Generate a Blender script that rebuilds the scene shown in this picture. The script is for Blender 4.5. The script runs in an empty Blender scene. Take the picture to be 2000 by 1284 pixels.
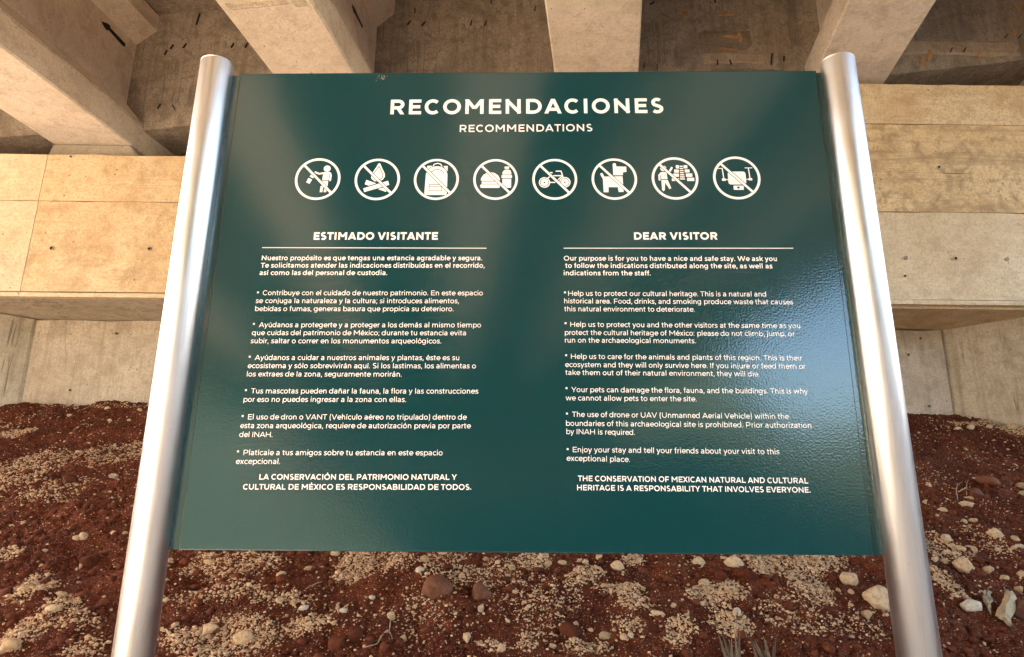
import bpy, bmesh, math, random
import numpy as np
from mathutils import Vector, Matrix

# ------------------------------------------------------------------ camera, light, exposure
scene = bpy.context.scene
COL = scene.collection
cam_data = bpy.data.cameras.new("camera")
cam_data.sensor_width = 36.0
cam_data.lens = 36.0 * 1335.0 / 2000.0
cam_data.clip_start = 0.05
cam_data.clip_end = 2000.0
cam = bpy.data.objects.new("camera", cam_data)
COL.objects.link(cam)
_R = Matrix(((0.9999303, -0.0117720, 0.0, 0.0),
             (-0.0030295, -0.2573296, -0.9663189, 0.0),
             (0.0113755, 0.9662516, -0.2573475, 0.0),
             (0, 0, 0, 1)))
cam.matrix_world = Matrix.Translation((0, 0, 1.5)) @ _R
scene.camera = cam

SUN_EL, SUN_AZ = math.radians(36), math.radians(300)      # azimuth clockwise from +Y
world = bpy.data.worlds.new("World")
scene.world = world
world.use_nodes = True
wn = world.node_tree.nodes
bg = wn["Background"]
sky = wn.new("ShaderNodeTexSky")
sky.sky_type = 'NISHITA'
sky.sun_disc = False
sky.sun_elevation = SUN_EL
sky.sun_rotation = SUN_AZ
sky.dust_density = 2.5
world.node_tree.links.new(sky.outputs[0], bg.inputs[0])
bg.inputs[1].default_value = 0.15
sd = bpy.data.lights.new("sun", 'SUN')
sd.energy = 5.0
sd.angle = math.radians(0.5)
sd.color = (1.0, 0.93, 0.82)
sun = bpy.data.objects.new("sun", sd)
COL.objects.link(sun)
_sv = Vector((math.sin(SUN_AZ) * math.cos(SUN_EL), math.cos(SUN_AZ) * math.cos(SUN_EL), math.sin(SUN_EL)))
sun.rotation_euler = _sv.to_track_quat('Z', 'Y').to_euler()
scene.view_settings.view_transform = 'Standard'
scene.view_settings.look = 'None'
scene.view_settings.gamma = 1.0
scene.view_settings.use_curve_mapping = False
scene.view_settings.exposure = 3.3
scene.cycles.max_bounces = 8
scene.cycles.diffuse_bounces = 6
scene.cycles.glossy_bounces = 4
scene.cycles.use_denoising = True

rng = np.random.default_rng(7)
random.seed(7)
DX, DY = 0.1462, 0.9893        # direction of the bridge girders
PX, PY = 0.9893, -0.1462       # across the bridge


# ------------------------------------------------------------------ helpers
def link(o, parent=None):
    COL.objects.link(o)
    if parent is not None:
        o.parent = parent
    return o


def tag(o, label=None, cat=None, group=None, kind=None):
    if label: o["label"] = label
    if cat: o["category"] = cat
    if group: o["group"] = group
    if kind: o["kind"] = kind
    return o


def empty(name, loc, label, cat, group=None, rz=0.0):
    o = bpy.data.objects.new(name, None)
    o.location = loc
    o.rotation_euler = (0, 0, rz)
    o.empty_display_size = 0.1
    link(o)
    return tag(o, label, cat, group)


def mesh_obj(name, verts, faces, mats, parent=None, smooth=False, mat_idx=None):
    me = bpy.data.meshes.new(name)
    me.from_pydata([tuple(v) for v in verts], [], [tuple(f) for f in faces])
    for m in (mats if isinstance(mats, (list, tuple)) else [mats]):
        me.materials.append(m)
    if mat_idx is not None:
        me.polygons.foreach_set("material_index", mat_idx)
    if smooth:
        me.polygons.foreach_set("use_smooth", [True] * len(me.polygons))
    me.update()
    o = bpy.data.objects.new(name, me)
    return link(o, parent)


def bm_obj(name, bm, mats, parent=None, smooth=False):
    bmesh.ops.recalc_face_normals(bm, faces=bm.faces)
    me = bpy.data.meshes.new(name)
    bm.to_mesh(me)
    bm.free()
    for m in (mats if isinstance(mats, (list, tuple)) else [mats]):
        me.materials.append(m)
    if smooth:
        me.polygons.foreach_set("use_smooth", [True] * len(me.polygons))
    o = bpy.data.objects.new(name, me)
    return link(o, parent)


def bevel_all(bm, w, seg=1):
    bmesh.ops.bevel(bm, geom=list(bm.edges), offset=w, segments=seg, affect='EDGES', profile=0.5)


def box_obj(name, lo, hi, mat, parent=None, bevel=0.0):
    bm = bmesh.new()
    bmesh.ops.create_cube(bm, size=1.0)
    for v in bm.verts:
        v.co = Vector([lo[i] + (v.co[i] + 0.5) * (hi[i] - lo[i]) for i in range(3)])
    if bevel:
        bevel_all(bm, bevel)
    return bm_obj(name, bm, mat, parent)


def prism_obj(name, ring_a, ring_b, mat, parent=None, bevel=0.0):
    """closed solid between two matching rings of points"""
    bm = bmesh.new()
    A = [bm.verts.new(p) for p in ring_a]
    B = [bm.verts.new(p) for p in ring_b]
    n = len(A)
    bm.faces.new(A)
    bm.faces.new(list(reversed(B)))
    for i in range(n):
        bm.faces.new((A[i], B[i], B[(i + 1) % n], A[(i + 1) % n]))
    if bevel:
        bmesh.ops.recalc_face_normals(bm, faces=bm.faces)
        bevel_all(bm, bevel)
    return bm_obj(name, bm, mat, parent)


def vnoise(x, y, seed=0):
    """smooth value noise, numpy"""
    xi = np.floor(x).astype(np.int64); yi = np.floor(y).astype(np.int64)
    xf = x - xi; yf = y - yi
    u = xf * xf * (3 - 2 * xf); v = yf * yf * (3 - 2 * yf)

    def hsh(a, b):
        h = (a * 374761393 + b * 668265263 + seed * 1442695041) & 0xFFFFFFFF
        h = ((h ^ (h >> 13)) * 1274126177) & 0xFFFFFFFF
        h = h ^ (h >> 16)
        return (h & 0xFFFF) / 65535.0
    return ((hsh(xi, yi) * (1 - u) + hsh(xi + 1, yi) * u) * (1 - v)
            + (hsh(xi, yi + 1) * (1 - u) + hsh(xi + 1, yi + 1) * u) * v)


def fbm(x, y, octv=4, seed=0, gain=0.5):
    s = np.zeros_like(x, dtype=float); a = 1.0; t = 0.0
    for i in range(octv):
        s += a * vnoise(x * 2 ** i, y * 2 ** i, seed + i * 17); t += a; a *= gain
    return s / t


# ------------------------------------------------------------------ materials
def new_mat(name):
    m = bpy.data.materials.new(name)
    m.use_nodes = True
    nt = m.node_tree
    return m, nt, nt.nodes["Principled BSDF"], nt.links


def node(nt, t, **kw):
    n = nt.nodes.new(t)
    for k, v in kw.items():
        if k == 'inp':
            for a, b in v.items():
                n.inputs[a].default_value = b
        else:
            setattr(n, k, v)
    return n


def mixc(nt, fac, a, b, mode='MIX'):
    n = nt.nodes.new("ShaderNodeMix")
    n.data_type = 'RGBA'
    n.blend_type = mode
    for sock, val in ((n.inputs[0], fac), (n.inputs[6], a), (n.inputs[7], b)):
        if isinstance(val, bpy.types.NodeSocket):
            nt.links.new(val, sock)
        elif isinstance(val, (int, float)):
            sock.default_value = val
        else:
            sock.default_value = (*val[:3], 1)
    return n.outputs[2]


def ramp(nt, src, p0, p1, v0=0.0, v1=1.0):
    n = nt.nodes.new("ShaderNodeMapRange")
    n.interpolation_type = 'SMOOTHSTEP'
    n.inputs[1].default_value = p0
    n.inputs[2].default_value = p1
    n.inputs[3].default_value = v0
    n.inputs[4].default_value = v1
    nt.links.new(src, n.inputs[0])
    return n.outputs[0]


def noise_tex(nt, vec, scale, detail=6, rough=0.6, dist=0.0, stretch=None):
    if stretch:
        mp = node(nt, "ShaderNodeMapping")
        mp.inputs["Scale"].default_value = stretch
        nt.links.new(vec, mp.inputs[0]); vec = mp.outputs[0]
    n = node(nt, "ShaderNodeTexNoise", inp={"Scale": scale, "Detail": detail, "Roughness": rough, "Distortion": dist})
    nt.links.new(vec, n.inputs["Vector"])
    return n.outputs["Fac"]


def mul(nt, a, b):
    n = node(nt, "ShaderNodeMath", operation='MULTIPLY')
    for i, v in enumerate((a, b)):
        if isinstance(v, (int, float)): n.inputs[i].default_value = v
        else: nt.links.new(v, n.inputs[i])
    return n.outputs[0]


def concrete(name, base, pale, dirt, streak=0.0, streak_axis='z', dirt_amt=0.5, seed=0.0,
             pores=0.6, bump=0.25, rust=None, rust_amt=0.0, fine=0.5, band=None, lines=0.0):
    m, nt, bs, lk = new_mat(name)
    tc = node(nt, "ShaderNodeTexCoord")
    mp = node(nt, "ShaderNodeMapping")
    mp.inputs["Location"].default_value = (seed, seed * 1.7, seed * 0.3)
    lk.new(tc.outputs["Object"], mp.inputs[0])
    v = mp.outputs[0]
    big = noise_tex(nt, v, 1.1, 5, 0.6, 0.6)
    mid = noise_tex(nt, v, 5.0, 8, 0.68, 0.4)
    fin = noise_tex(nt, v, 60.0, 4, 0.7)
    grain = noise_tex(nt, v, 260.0, 2, 0.6)
    c = mixc(nt, ramp(nt, big, 0.40, 0.60), base, pale)
    c = mixc(nt, mul(nt, ramp(nt, mid, 0.45, 0.72), dirt_amt), c, dirt)
    if rust is not None:
        rn = noise_tex(nt, v, 2.3, 7, 0.7, 0.8, (1.0, 1.0, 2.0))
        c = mixc(nt, mul(nt, ramp(nt, rn, 0.48, 0.68), rust_amt), c, rust)
    if streak:
        st = (9.0, 9.0, 0.55) if streak_axis == 'z' else ((0.5, 9.0, 9.0) if streak_axis == 'x' else (9.0, 0.5, 9.0))
        s1 = noise_tex(nt, v, 1.6, 6, 0.65, 0.25, st)
        c = mixc(nt, mul(nt, ramp(nt, s1, 0.5, 0.7), streak), c, dirt)
        s2 = noise_tex(nt, v, 4.5, 4, 0.6, 0.1, st)
        c = mixc(nt, mul(nt, ramp(nt, s2, 0.62, 0.70), streak * 0.8), c, tuple(x * 0.55 for x in dirt))
    if lines:
        st = (7.0, 7.0, 0.35) if streak_axis == 'z' else (0.35, 7.0, 7.0)
        ln = noise_tex(nt, v, 1.0, 3, 0.55, 0.15, st)
        sb = node(nt, "ShaderNodeMath", operation='SUBTRACT'); lk.new(ln, sb.inputs[0]); sb.inputs[1].default_value = 0.53
        ab_ = node(nt, "ShaderNodeMath", operation='ABSOLUTE'); lk.new(sb.outputs[0], ab_.inputs[0])
        brk = ramp(nt, noise_tex(nt, v, 2.7, 3, 0.6), 0.42, 0.58)
        c = mixc(nt, mul(nt, mul(nt, ramp(nt, ab_.outputs[0], 0.016, 0.004), brk), lines), c, tuple(x * 0.5 for x in dirt))
    if band is not None:        # cleaner cement skin above a wandering line
        sx = node(nt, "ShaderNodeSeparateXYZ"); lk.new(tc.outputs["Object"], sx.inputs[0])
        ad = node(nt, "ShaderNodeMath", operation='ADD'); lk.new(sx.outputs[2], ad.inputs[0])
        lk.new(mul(nt, noise_tex(nt, v, 2.2, 4, 0.6), 0.28), ad.inputs[1])
        c = mixc(nt, mul(nt, ramp(nt, ad.outputs[0], band[0] + 0.125, band[0] + 0.155), band[1]), c, band[2])
    # fine mottling and air pores
    blot = noise_tex(nt, v, 13.0, 7, 0.72, 0.3)
    c = mixc(nt, mul(nt, ramp(nt, blot, 0.48, 0.66), dirt_amt * 0.8), c, dirt)
    c = mixc(nt, mul(nt, ramp(nt, fin, 0.35, 0.75), fine * 0.85), c, tuple(x * 0.50 for x in base))
    c = mixc(nt, mul(nt, ramp(nt, grain, 0.4, 0.75), fine * 0.4), c, tuple(min(1, x * 1.25) for x in pale))
    vo = node(nt, "ShaderNodeTexVoronoi", inp={"Scale": 14.0, "Randomness": 1.0})
    lk.new(v, vo.inputs["Vector"])
    sel = ramp(nt, noise_tex(nt, v, 3.0, 3, 0.6), 0.45, 0.62)
    pore = mul(nt, ramp(nt, vo.outputs["Distance"], 0.13, 0.05), sel)
    vo2 = node(nt, "ShaderNodeTexVoronoi", inp={"Scale": 55.0, "Randomness": 1.0})
    lk.new(v, vo2.inputs["Vector"])
    sel2 = ramp(nt, noise_tex(nt, v, 2.1, 5, 0.7), 0.5, 0.66)
    pore2 = mul(nt, ramp(nt, vo2.outputs["Distance"], 0.28, 0.10), sel2)
    mx = node(nt, "ShaderNodeMath", operation='MAXIMUM'); lk.new(pore, mx.inputs[0]); lk.new(pore2, mx.inputs[1])
    c = mixc(nt, mul(nt, mx.outputs[0], pores), c, tuple(x * 0.22 for x in dirt))
    lk.new(c, bs.inputs["Base Color"])
    bs.inputs["Roughness"].default_value = 0.88
    bs.inputs["Specular IOR Level"].default_value = 0.25
    # relief
    a1 = node(nt, "ShaderNodeMath", operation='MULTIPLY_ADD'); lk.new(mid, a1.inputs[0]); a1.inputs[1].default_value = 1.6; lk.new(fin, a1.inputs[2])
    a2 = node(nt, "ShaderNodeMath", operation='MULTIPLY_ADD'); lk.new(mx.outputs[0], a2.inputs[0]); a2.inputs[1].default_value = -1.2; lk.new(a1.outputs[0], a2.inputs[2])
    a3 = node(nt, "ShaderNodeMath", operation='MULTIPLY_ADD'); lk.new(grain, a3.inputs[0]); a3.inputs[1].default_value = 0.35; lk.new(a2.outputs[0], a3.inputs[2])
    b = node(nt, "ShaderNodeBump", inp={"Strength": bump, "Distance": 0.012})
    lk.new(a3.outputs[0], b.inputs["Height"])
    lk.new(b.outputs[0], bs.inputs["Normal"])
    return m


M = {}
M['cap'] = concrete("cap_concrete", (0.61, 0.42, 0.235), (0.69, 0.52, 0.32), (0.40, 0.25, 0.125), dirt_amt=0.85, lines=0.25,
                    streak=0.25, streak_axis='x', rust=(0.46, 0.27, 0.12), rust_amt=0.55, seed=3.1, pores=0.75, bump=0.35, fine=0.8)
M['cap_stained'] = concrete("stained_cap_concrete", (0.62, 0.415, 0.215), (0.70, 0.51, 0.29), (0.25, 0.15, 0.075), dirt_amt=1.0, lines=0.4,
                    streak=0.75, streak_axis='x', rust=(0.45, 0.25, 0.10), rust_amt=0.6, seed=8.4, pores=0.7, bump=0.35, fine=0.8)
M['cap_pale'] = concrete("pale_cap_concrete", (0.63, 0.475, 0.30), (0.70, 0.55, 0.37), (0.42, 0.30, 0.18), dirt_amt=0.6, lines=0.12,
                    streak=0.12, streak_axis='x', rust=(0.5, 0.32, 0.17), rust_amt=0.3, seed=12.7, pores=0.8, bump=0.3, fine=0.7)
M['wall'] = concrete("wall_concrete", (0.48, 0.385, 0.28), (0.56, 0.455, 0.34), (0.28, 0.205, 0.13), dirt_amt=0.7,
                     streak=0.5, lines=0.35, seed=5.0, pores=0.7, bump=0.3, fine=0.8, band=(2.72, 0.75, (0.52, 0.43, 0.345)))
M['wing'] = concrete("wing_concrete", (0.47, 0.39, 0.28), (0.53, 0.45, 0.34), (0.24, 0.18, 0.11), dirt_amt=0.6,
                     streak=0.6, lines=0.9, seed=9.0, pores=0.6, bump=0.25, fine=0.7)
M['soffit'] = concrete("girder_concrete", (0.58, 0.475, 0.36), (0.65, 0.54, 0.425), (0.38, 0.285, 0.20), dirt_amt=0.65,
                       streak=0.12, streak_axis='y', seed=1.2, pores=0.9, bump=0.35, fine=0.5)
M['diaphragm'] = concrete("dirty_formed_concrete", (0.26, 0.203, 0.147), (0.37, 0.295, 0.22), (0.12, 0.088, 0.06), dirt_amt=0.9,
                          streak=0.6, lines=0.6, seed=6.6, pores=0.6, bump=0.45, rust=(0.27, 0.185, 0.11), rust_amt=0.6, fine=0.9)
M['pedestal'] = concrete("pedestal_concrete", (0.33, 0.27, 0.2), (0.40, 0.335, 0.25), (0.22, 0.17, 0.12), seed=2.2)


def plain(name, col, rough=0.7, metal=0.0, spec=0.4):
    m, nt, bs, lk = new_mat(name)
    bs.inputs["Base Color"].default_value = (*col, 1)
    bs.inputs["Roughness"].default_value = rough
    bs.inputs["Metallic"].default_value = metal
    bs.inputs["Specular IOR Level"].default_value = spec
    return m, nt, bs, lk


# teal enamel with an orange-peel surface and a few chips of dust
m, nt, bs, lk = plain("teal_enamel", (0.0015, 0.039, 0.043), 0.26, 0, 0.7)
tc = node(nt, "ShaderNodeTexCoord")
peel = noise_tex(nt, tc.outputs["Object"], 190.0, 1, 0.4)
wave = noise_tex(nt, tc.outputs["Object"], 9.0, 2, 0.5)
ad = node(nt, "ShaderNodeMath", operation='MULTIPLY_ADD'); lk.new(wave, ad.inputs[0]); ad.inputs[1].default_value = 0.8; lk.new(peel, ad.inputs[2])
b = node(nt, "ShaderNodeBump", inp={"Strength": 0.125, "Distance": 0.0022}); lk.new(ad.outputs[0], b.inputs["Height"]); lk.new(b.outputs[0], bs.inputs["Normal"])
vo = node(nt, "ShaderNodeTexVoronoi", inp={"Scale": 26.0}); lk.new(tc.outputs["Object"], vo.inputs["Vector"])
spk = mul(nt, ramp(nt, vo.outputs["Distance"], 0.045, 0.02), ramp(nt, noise_tex(nt, tc.outputs["Object"], 4.0, 3, 0.6), 0.52, 0.6))
c = mixc(nt, mul(nt, spk, 0.35), (0.0015, 0.039, 0.043), (0.2, 0.22, 0.2))
lk.new(c, bs.inputs["Base Color"])
bs.inputs["Roughness"].default_value = 0.095
bs.inputs["Coat Weight"].default_value = 0.25
bs.inputs["Coat Roughness"].default_value = 0.09
M['teal'] = m
M['print'] = plain("cream_print", (0.86, 0.80, 0.74), 0.5)[0]
M['black_paint'] = plain("black_paint", (0.006, 0.007, 0.007), 0.6)[0]
M['dark'] = plain("dark_hole", (0.03, 0.022, 0.015), 0.9)[0]
M['nail'] = plain("rusty_wire", (0.02, 0.012, 0.008), 0.8)[0]

# brushed aluminium
m, nt, bs, lk = plain("brushed_aluminium", (0.78, 0.76, 0.745), 0.33, 1.0)
tc = node(nt, "ShaderNodeTexCoord")
br = noise_tex(nt, tc.outputs["Object"], 60.0, 4, 0.6, 0, (6.0, 6.0, 0.08))
lk.new(ramp(nt, noise_tex(nt, tc.outputs["Object"], 7.0, 5, 0.65), 0.3, 0.7, 0.31, 0.41), bs.inputs["Roughness"])
dn = noise_tex(nt, tc.outputs["Object"], 14.0, 6, 0.7)
c = mixc(nt, mul(nt, ramp(nt, dn, 0.55, 0.75), 0.25), (0.72, 0.705, 0.69), (0.50, 0.455, 0.41))
c = mixc(nt, mul(nt, ramp(nt, br, 0.45, 0.75), 0.35), c, (0.50, 0.47, 0.44))
vo = node(nt, "ShaderNodeTexVoronoi", inp={"Scale": 30.0}); lk.new(tc.outputs["Object"], vo.inputs["Vector"])
c = mixc(nt, mul(nt, ramp(nt, vo.outputs["Distance"], 0.05, 0.03), 0.4), c, (0.2, 0.13, 0.1))
lk.new(c, bs.inputs["Base Color"])
M['alu'] = m

# red soil
m, nt, bs, lk = plain("red_soil", (0.08, 0.024, 0.013), 0.95, 0, 0.15)
tc = node(nt, "ShaderNodeTexCoord"); v = tc.outputs["Object"]
c = mixc(nt, ramp(nt, noise_tex(nt, v, 3.0, 8, 0.65, 0.5), 0.35, 0.65), (0.080, 0.0150, 0.0045), (0.160, 0.037, 0.011))
c = mixc(nt, mul(nt, ramp(nt, noise_tex(nt, v, 45.0, 6, 0.75), 0.45, 0.75), 0.6), c, (0.026, 0.006, 0.003))
c = mixc(nt, mul(nt, ramp(nt, noise_tex(nt, v, 170.0, 3, 0.7), 0.62, 0.72), 0.35), c, (0.26, 0.12, 0.06))
at = node(nt, "ShaderNodeAttribute", attribute_name="pale")
vg = node(nt, "ShaderNodeTexVoronoi", inp={"Scale": 95.0}); lk.new(v, vg.inputs["Vector"])
pn = ramp(nt, vg.outputs["Distance"], 0.55, 0.15)
sub = node(nt, "ShaderNodeMath", operation='MULTIPLY_ADD'); lk.new(at.outputs["Fac"], sub.inputs[0]); sub.inputs[1].default_value = 0.55; lk.new(pn, sub.inputs[2])
c = mixc(nt, mul(nt, ramp(nt, sub.outputs[0], 0.75, 1.05), 0.8), c, (0.44, 0.265, 0.14))
lk.new(c, bs.inputs["Base Color"])
h1 = noise_tex(nt, v, 38.0, 8, 0.78)
b = node(nt, "ShaderNodeBump", inp={"Strength": 0.9, "Distance": 0.02}); lk.new(h1, b.inputs["Height"]); lk.new(b.outputs[0], bs.inputs["Normal"])
M['soil'] = m

# open ground away from the slope: pale dusty gravel, red at the slope foot
m, nt, bs, lk = plain("dusty_ground", (0.4, 0.32, 0.22), 0.95, 0, 0.15)
tc = node(nt, "ShaderNodeTexCoord"); v = tc.outputs["Object"]
c = mixc(nt, ramp(nt, noise_tex(nt, v, 0.5, 8, 0.65, 0.5), 0.35, 0.65), (0.58, 0.49, 0.385), (0.70, 0.61, 0.50))
c = mixc(nt, mul(nt, ramp(nt, noise_tex(nt, v, 18.0, 6, 0.7), 0.45, 0.75), 0.5), c, (0.24, 0.16, 0.10))
at = node(nt, "ShaderNodeAttribute", attribute_name="red")
c = mixc(nt, at.outputs["Fac"], c, (0.085, 0.027, 0.014))
at = node(nt, "ShaderNodeAttribute", attribute_name="green")
c = mixc(nt, at.outputs["Fac"], c, (0.035, 0.045, 0.02))
lk.new(c, bs.inputs["Base Color"])
b = node(nt, "ShaderNodeBump", inp={"Strength": 0.6, "Distance": 0.05}); lk.new(noise_tex(nt, v, 12.0, 8, 0.7), b.inputs["Height"]); lk.new(b.outputs[0], bs.inputs["Normal"])
M['ground'] = m


def rocky(name, a, bcol, dust, vary=0.5, rough=0.9, dust_amt=0.5, sc=1.0):
    m, nt, bs, lk = plain(name, a, rough, 0, 0.2)
    tc = node(nt, "ShaderNodeTexCoord"); v = tc.outputs["Object"]
    ge = node(nt, "ShaderNodeNewGeometry")
    oi = node(nt, "ShaderNodeObjectInfo")
    add = node(nt, "ShaderNodeMath", operation='ADD'); lk.new(ge.outputs["Random Per Island"], add.inputs[0]); lk.new(oi.outputs["Random"], add.inputs[1])
    fr = node(nt, "ShaderNodeMath", operation='FRACT'); lk.new(add.outputs[0], fr.inputs[0])
    c = mixc(nt, fr.outputs[0], a, bcol)
    c = mixc(nt, mul(nt, ramp(nt, noise_tex(nt, v, 28.0 * sc, 6, 0.7), 0.45, 0.7), dust_amt), c, dust)
    c = mixc(nt, mul(nt, ramp(nt, noise_tex(nt, v, 120.0 * sc, 4, 0.7), 0.5, 0.75), 0.5), c, tuple(x * 0.6 for x in a))
    lk.new(c, bs.inputs["Base Color"])
    b = node(nt, "ShaderNodeBump", inp={"Strength": 0.8, "Distance": 0.006}); lk.new(noise_tex(nt, v, 60.0 * sc, 8, 0.75), b.inputs["Height"]); lk.new(b.outputs[0], bs.inputs["Normal"])
    return m


M['limestone'] = rocky("limestone", (0.46, 0.285, 0.155), (0.58, 0.40, 0.235), (0.26, 0.12, 0.065))
M['stone'] = rocky("loose_limestone", (0.48, 0.31, 0.165), (0.58, 0.42, 0.25), (0.24, 0.115, 0.06), dust_amt=0.75, sc=0.085)
M['white_stone'] = rocky("white_limestone", (0.56, 0.47, 0.35), (0.62, 0.53, 0.40), (0.34, 0.22, 0.13), dust_amt=0.6, sc=0.085)
M['gravel'] = rocky("gravel_limestone", (0.44, 0.26, 0.135), (0.66, 0.46, 0.27), (0.27, 0.12, 0.055), dust_amt=0.3)
M['clod'] = rocky("soil_clod", (0.085, 0.019, 0.007), (0.145, 0.039, 0.015), (0.05, 0.011, 0.004), rough=0.97)
M['rock_brown'] = rocky("dusty_brown_rock", (0.11, 0.042, 0.024), (0.16, 0.062, 0.033), (0.24, 0.12, 0.06), dust_amt=0.6, sc=0.1)
M['husk'] = rocky("dry_husk", (0.36, 0.27, 0.16), (0.44, 0.33, 0.2), (0.14, 0.09, 0.05), dust_amt=0.7)
M['blade'] = rocky("dry_leaf", (0.07, 0.040, 0.024), (0.20, 0.13, 0.08), (0.03, 0.018, 0.014))
M['root'] = rocky("dry_root", (0.34, 0.20, 0.12), (0.40, 0.26, 0.16), (0.18, 0.09, 0.05))
M['wood'] = rocky("weathered_form_wood", (0.34, 0.175, 0.07), (0.42, 0.24, 0.11), (0.16, 0.085, 0.04))

LINES = [('title', 'RECOMENDACIONES', -0.3607, 2.6066, 0.79, 0.0064, 0.0473),
 ('subtitle', 'RECOMMENDATIONS', -0.1569, 2.5493, 0.3805, 0.0082, 0.0225),
 ('head', 'ESTIMADO VISITANTE', -0.5507, 2.216, 0.3437, 0.0042, 0.0217),
 ('head', 'DEAR VISITOR', 0.3314, 2.22, 0.2271, 0.0042, 0.0211),
 ('bold', 'Nuestro propósito es que tengas una estancia agradable y segura.', -0.6889, 2.1552, 0.605, 0.0041, 0.0134),
 ('bold', 'Te solicitamos atender las indicaciones distribuidas en el recorrido,', -0.6891, 2.1336, 0.6128, 0.0045, 0.0134),
 ('bold', 'así como las del personal de custodia.', -0.69, 2.1123, 0.3493, 0.0048, 0.0133),
 ('body', 'Contribuye con el cuidado de nuestro patrimonio. En este espacio', -0.6751, 2.0548, 0.5957, 0.0048, 0.0134),
 ('body', 'se conjuga la naturaleza y la cultura; si introduces alimentos,', -0.6915, 2.0324, 0.5485, 0.0047, 0.0133),
 ('body', 'bebidas o fumas, generas basura que propicia su deterioro.', -0.691, 2.01, 0.5339, 0.0052, 0.0132),
 ('body', 'Ayúdanos a protegerte y a proteger a los demás al mismo tiempo', -0.6761, 1.9651, 0.5939, 0.0057, 0.0133),
 ('body', 'que cuidas del patrimonio de México; durante tu estancia evita', -0.6926, 1.9433, 0.5708, 0.0057, 0.0132),
 ('body', 'subir, saltar o correr en los monumentos arqueológicos.', -0.6931, 1.921, 0.5064, 0.006, 0.0132),
 ('body', 'Ayúdanos a cuidar a nuestros animales y plantas, éste es su', -0.6775, 1.8757, 0.54, 0.0066, 0.0133),
 ('body', 'ecosistema y sólo sobrevivirán aquí. Si los lastimas, los alimentas o', -0.6934, 1.8537, 0.6004, 0.0067, 0.0132),
 ('body', 'los extraes de la zona, seguramente morirán.', -0.6933, 1.8315, 0.4067, 0.0067, 0.0131),
 ('body', 'Tus mascotas pueden dañar la fauna, la flora y las construcciones', -0.6774, 1.7867, 0.5922, 0.0076, 0.0132),
 ('body', 'por eso no puedes ingresar a la zona con ellas.', -0.6945, 1.7645, 0.4229, 0.0077, 0.0131),
 ('body', 'El uso de dron o VANT (Vehículo aéreo no tripulado) dentro de', -0.6779, 1.7191, 0.5649, 0.0082, 0.0132),
 ('body', 'esta zona arqueológica, requiere de autorización previa por parte', -0.6954, 1.6966, 0.5936, 0.0085, 0.0131),
 ('body', 'del INAH.', -0.6954, 1.674, 0.0855, 0.008, 0.013),
 ('body', 'Platícale a tus amigos sobre tu estancia en este espacio', -0.6791, 1.6284, 0.5073, 0.0088, 0.0131),
 ('body', 'excepcional.', -0.6961, 1.6062, 0.1125, 0.0091, 0.013),
 ('close', 'LA CONSERVACIÓN DEL PATRIMONIO NATURAL Y', -0.6322, 1.5681, 0.4984, 0.0094, 0.0134),
 ('close', 'CULTURAL DE MÉXICO ES RESPONSABILIDAD DE TODOS.', -0.6709, 1.5433, 0.5738, 0.0098, 0.0133),
 ('bold', 'Our purpose is for you to have a nice and safe stay. We ask you', 0.1387, 2.1581, 0.5751, 0.0023, 0.0133),
 ('bold', 'to follow the indications distributed along the site, as well as', 0.1424, 2.1371, 0.5577, 0.0024, 0.0133),
 ('bold', 'indications from the staff.', 0.1383, 2.1159, 0.2338, 0.0027, 0.0132),
 ('body', 'Help us to protect our cultural heritage. This is a natural and', 0.1496, 2.058, 0.5269, 0.0015, 0.0133),
 ('body', 'historical area. Food, drinks, and smoking produce waste that causes', 0.1388, 2.0367, 0.6071, 0.0009, 0.0132),
 ('body', 'this natural environment to deteriorate.', 0.1386, 2.0146, 0.3458, 0.0021, 0.0131),
 ('body', 'Help us to protect you and the other visitors at the same time as you', 0.1545, 1.9719, 0.6039, -0.0, 0.0132),
 ('body', 'protect the cultural heritage of México: please do not climb, jump, or', 0.1399, 1.9496, 0.6017, 0.0007, 0.0131),
 ('body', 'run on the archaeological monuments.', 0.1398, 1.9288, 0.3426, 0.0015, 0.0131),
 ('body', 'Help us to care for the animals and plants of this region. This is their', 0.1552, 1.8851, 0.5996, -0.0002, 0.0132),
 ('body', 'ecosystem and they will only survive here. If you injure or feed them or', 0.14, 1.8632, 0.6218, -0.0001, 0.0131),
 ('body', 'take them out of their natural environment, they will die.', 0.1401, 1.8423, 0.5013, -0.0001, 0.013),
 ('body', 'Your pets can damage the flora, fauna, and the buildings. This is why', 0.1553, 1.7973, 0.6056, 0.0012, 0.0131),
 ('body', 'we cannot allow pets to enter the site.', 0.1403, 1.7756, 0.3351, 0.0007, 0.013),
 ('body', 'The use of drone or UAV (Unmanned Aerial Vehicle) within the', 0.1564, 1.7333, 0.5507, -0.0009, 0.0131),
 ('body', 'boundaries of this archaeological site is prohibited. Prior authorization', 0.1408, 1.7104, 0.6201, 0.0001, 0.013),
 ('body', 'by INAH is required.', 0.1414, 1.6894, 0.1735, -0.0039, 0.013),
 ('body', 'Enjoy your stay and tell your friends about your visit to this', 0.1572, 1.6442, 0.5175, -0.0003, 0.013),
 ('body', 'exceptional place.', 0.1415, 1.6227, 0.1584, -0.0098, 0.013),
 ('close', 'THE CONSERVATION OF MEXICAN NATURAL AND CULTURAL', 0.1693, 1.573, 0.5701, 0.0002, 0.0133),
 ('close', 'HERITAGE IS A RESPONSABILITY THAT INVOLVES EVERYONE.', 0.1668, 1.5506, 0.5759, 0.0008, 0.0132)]
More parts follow.
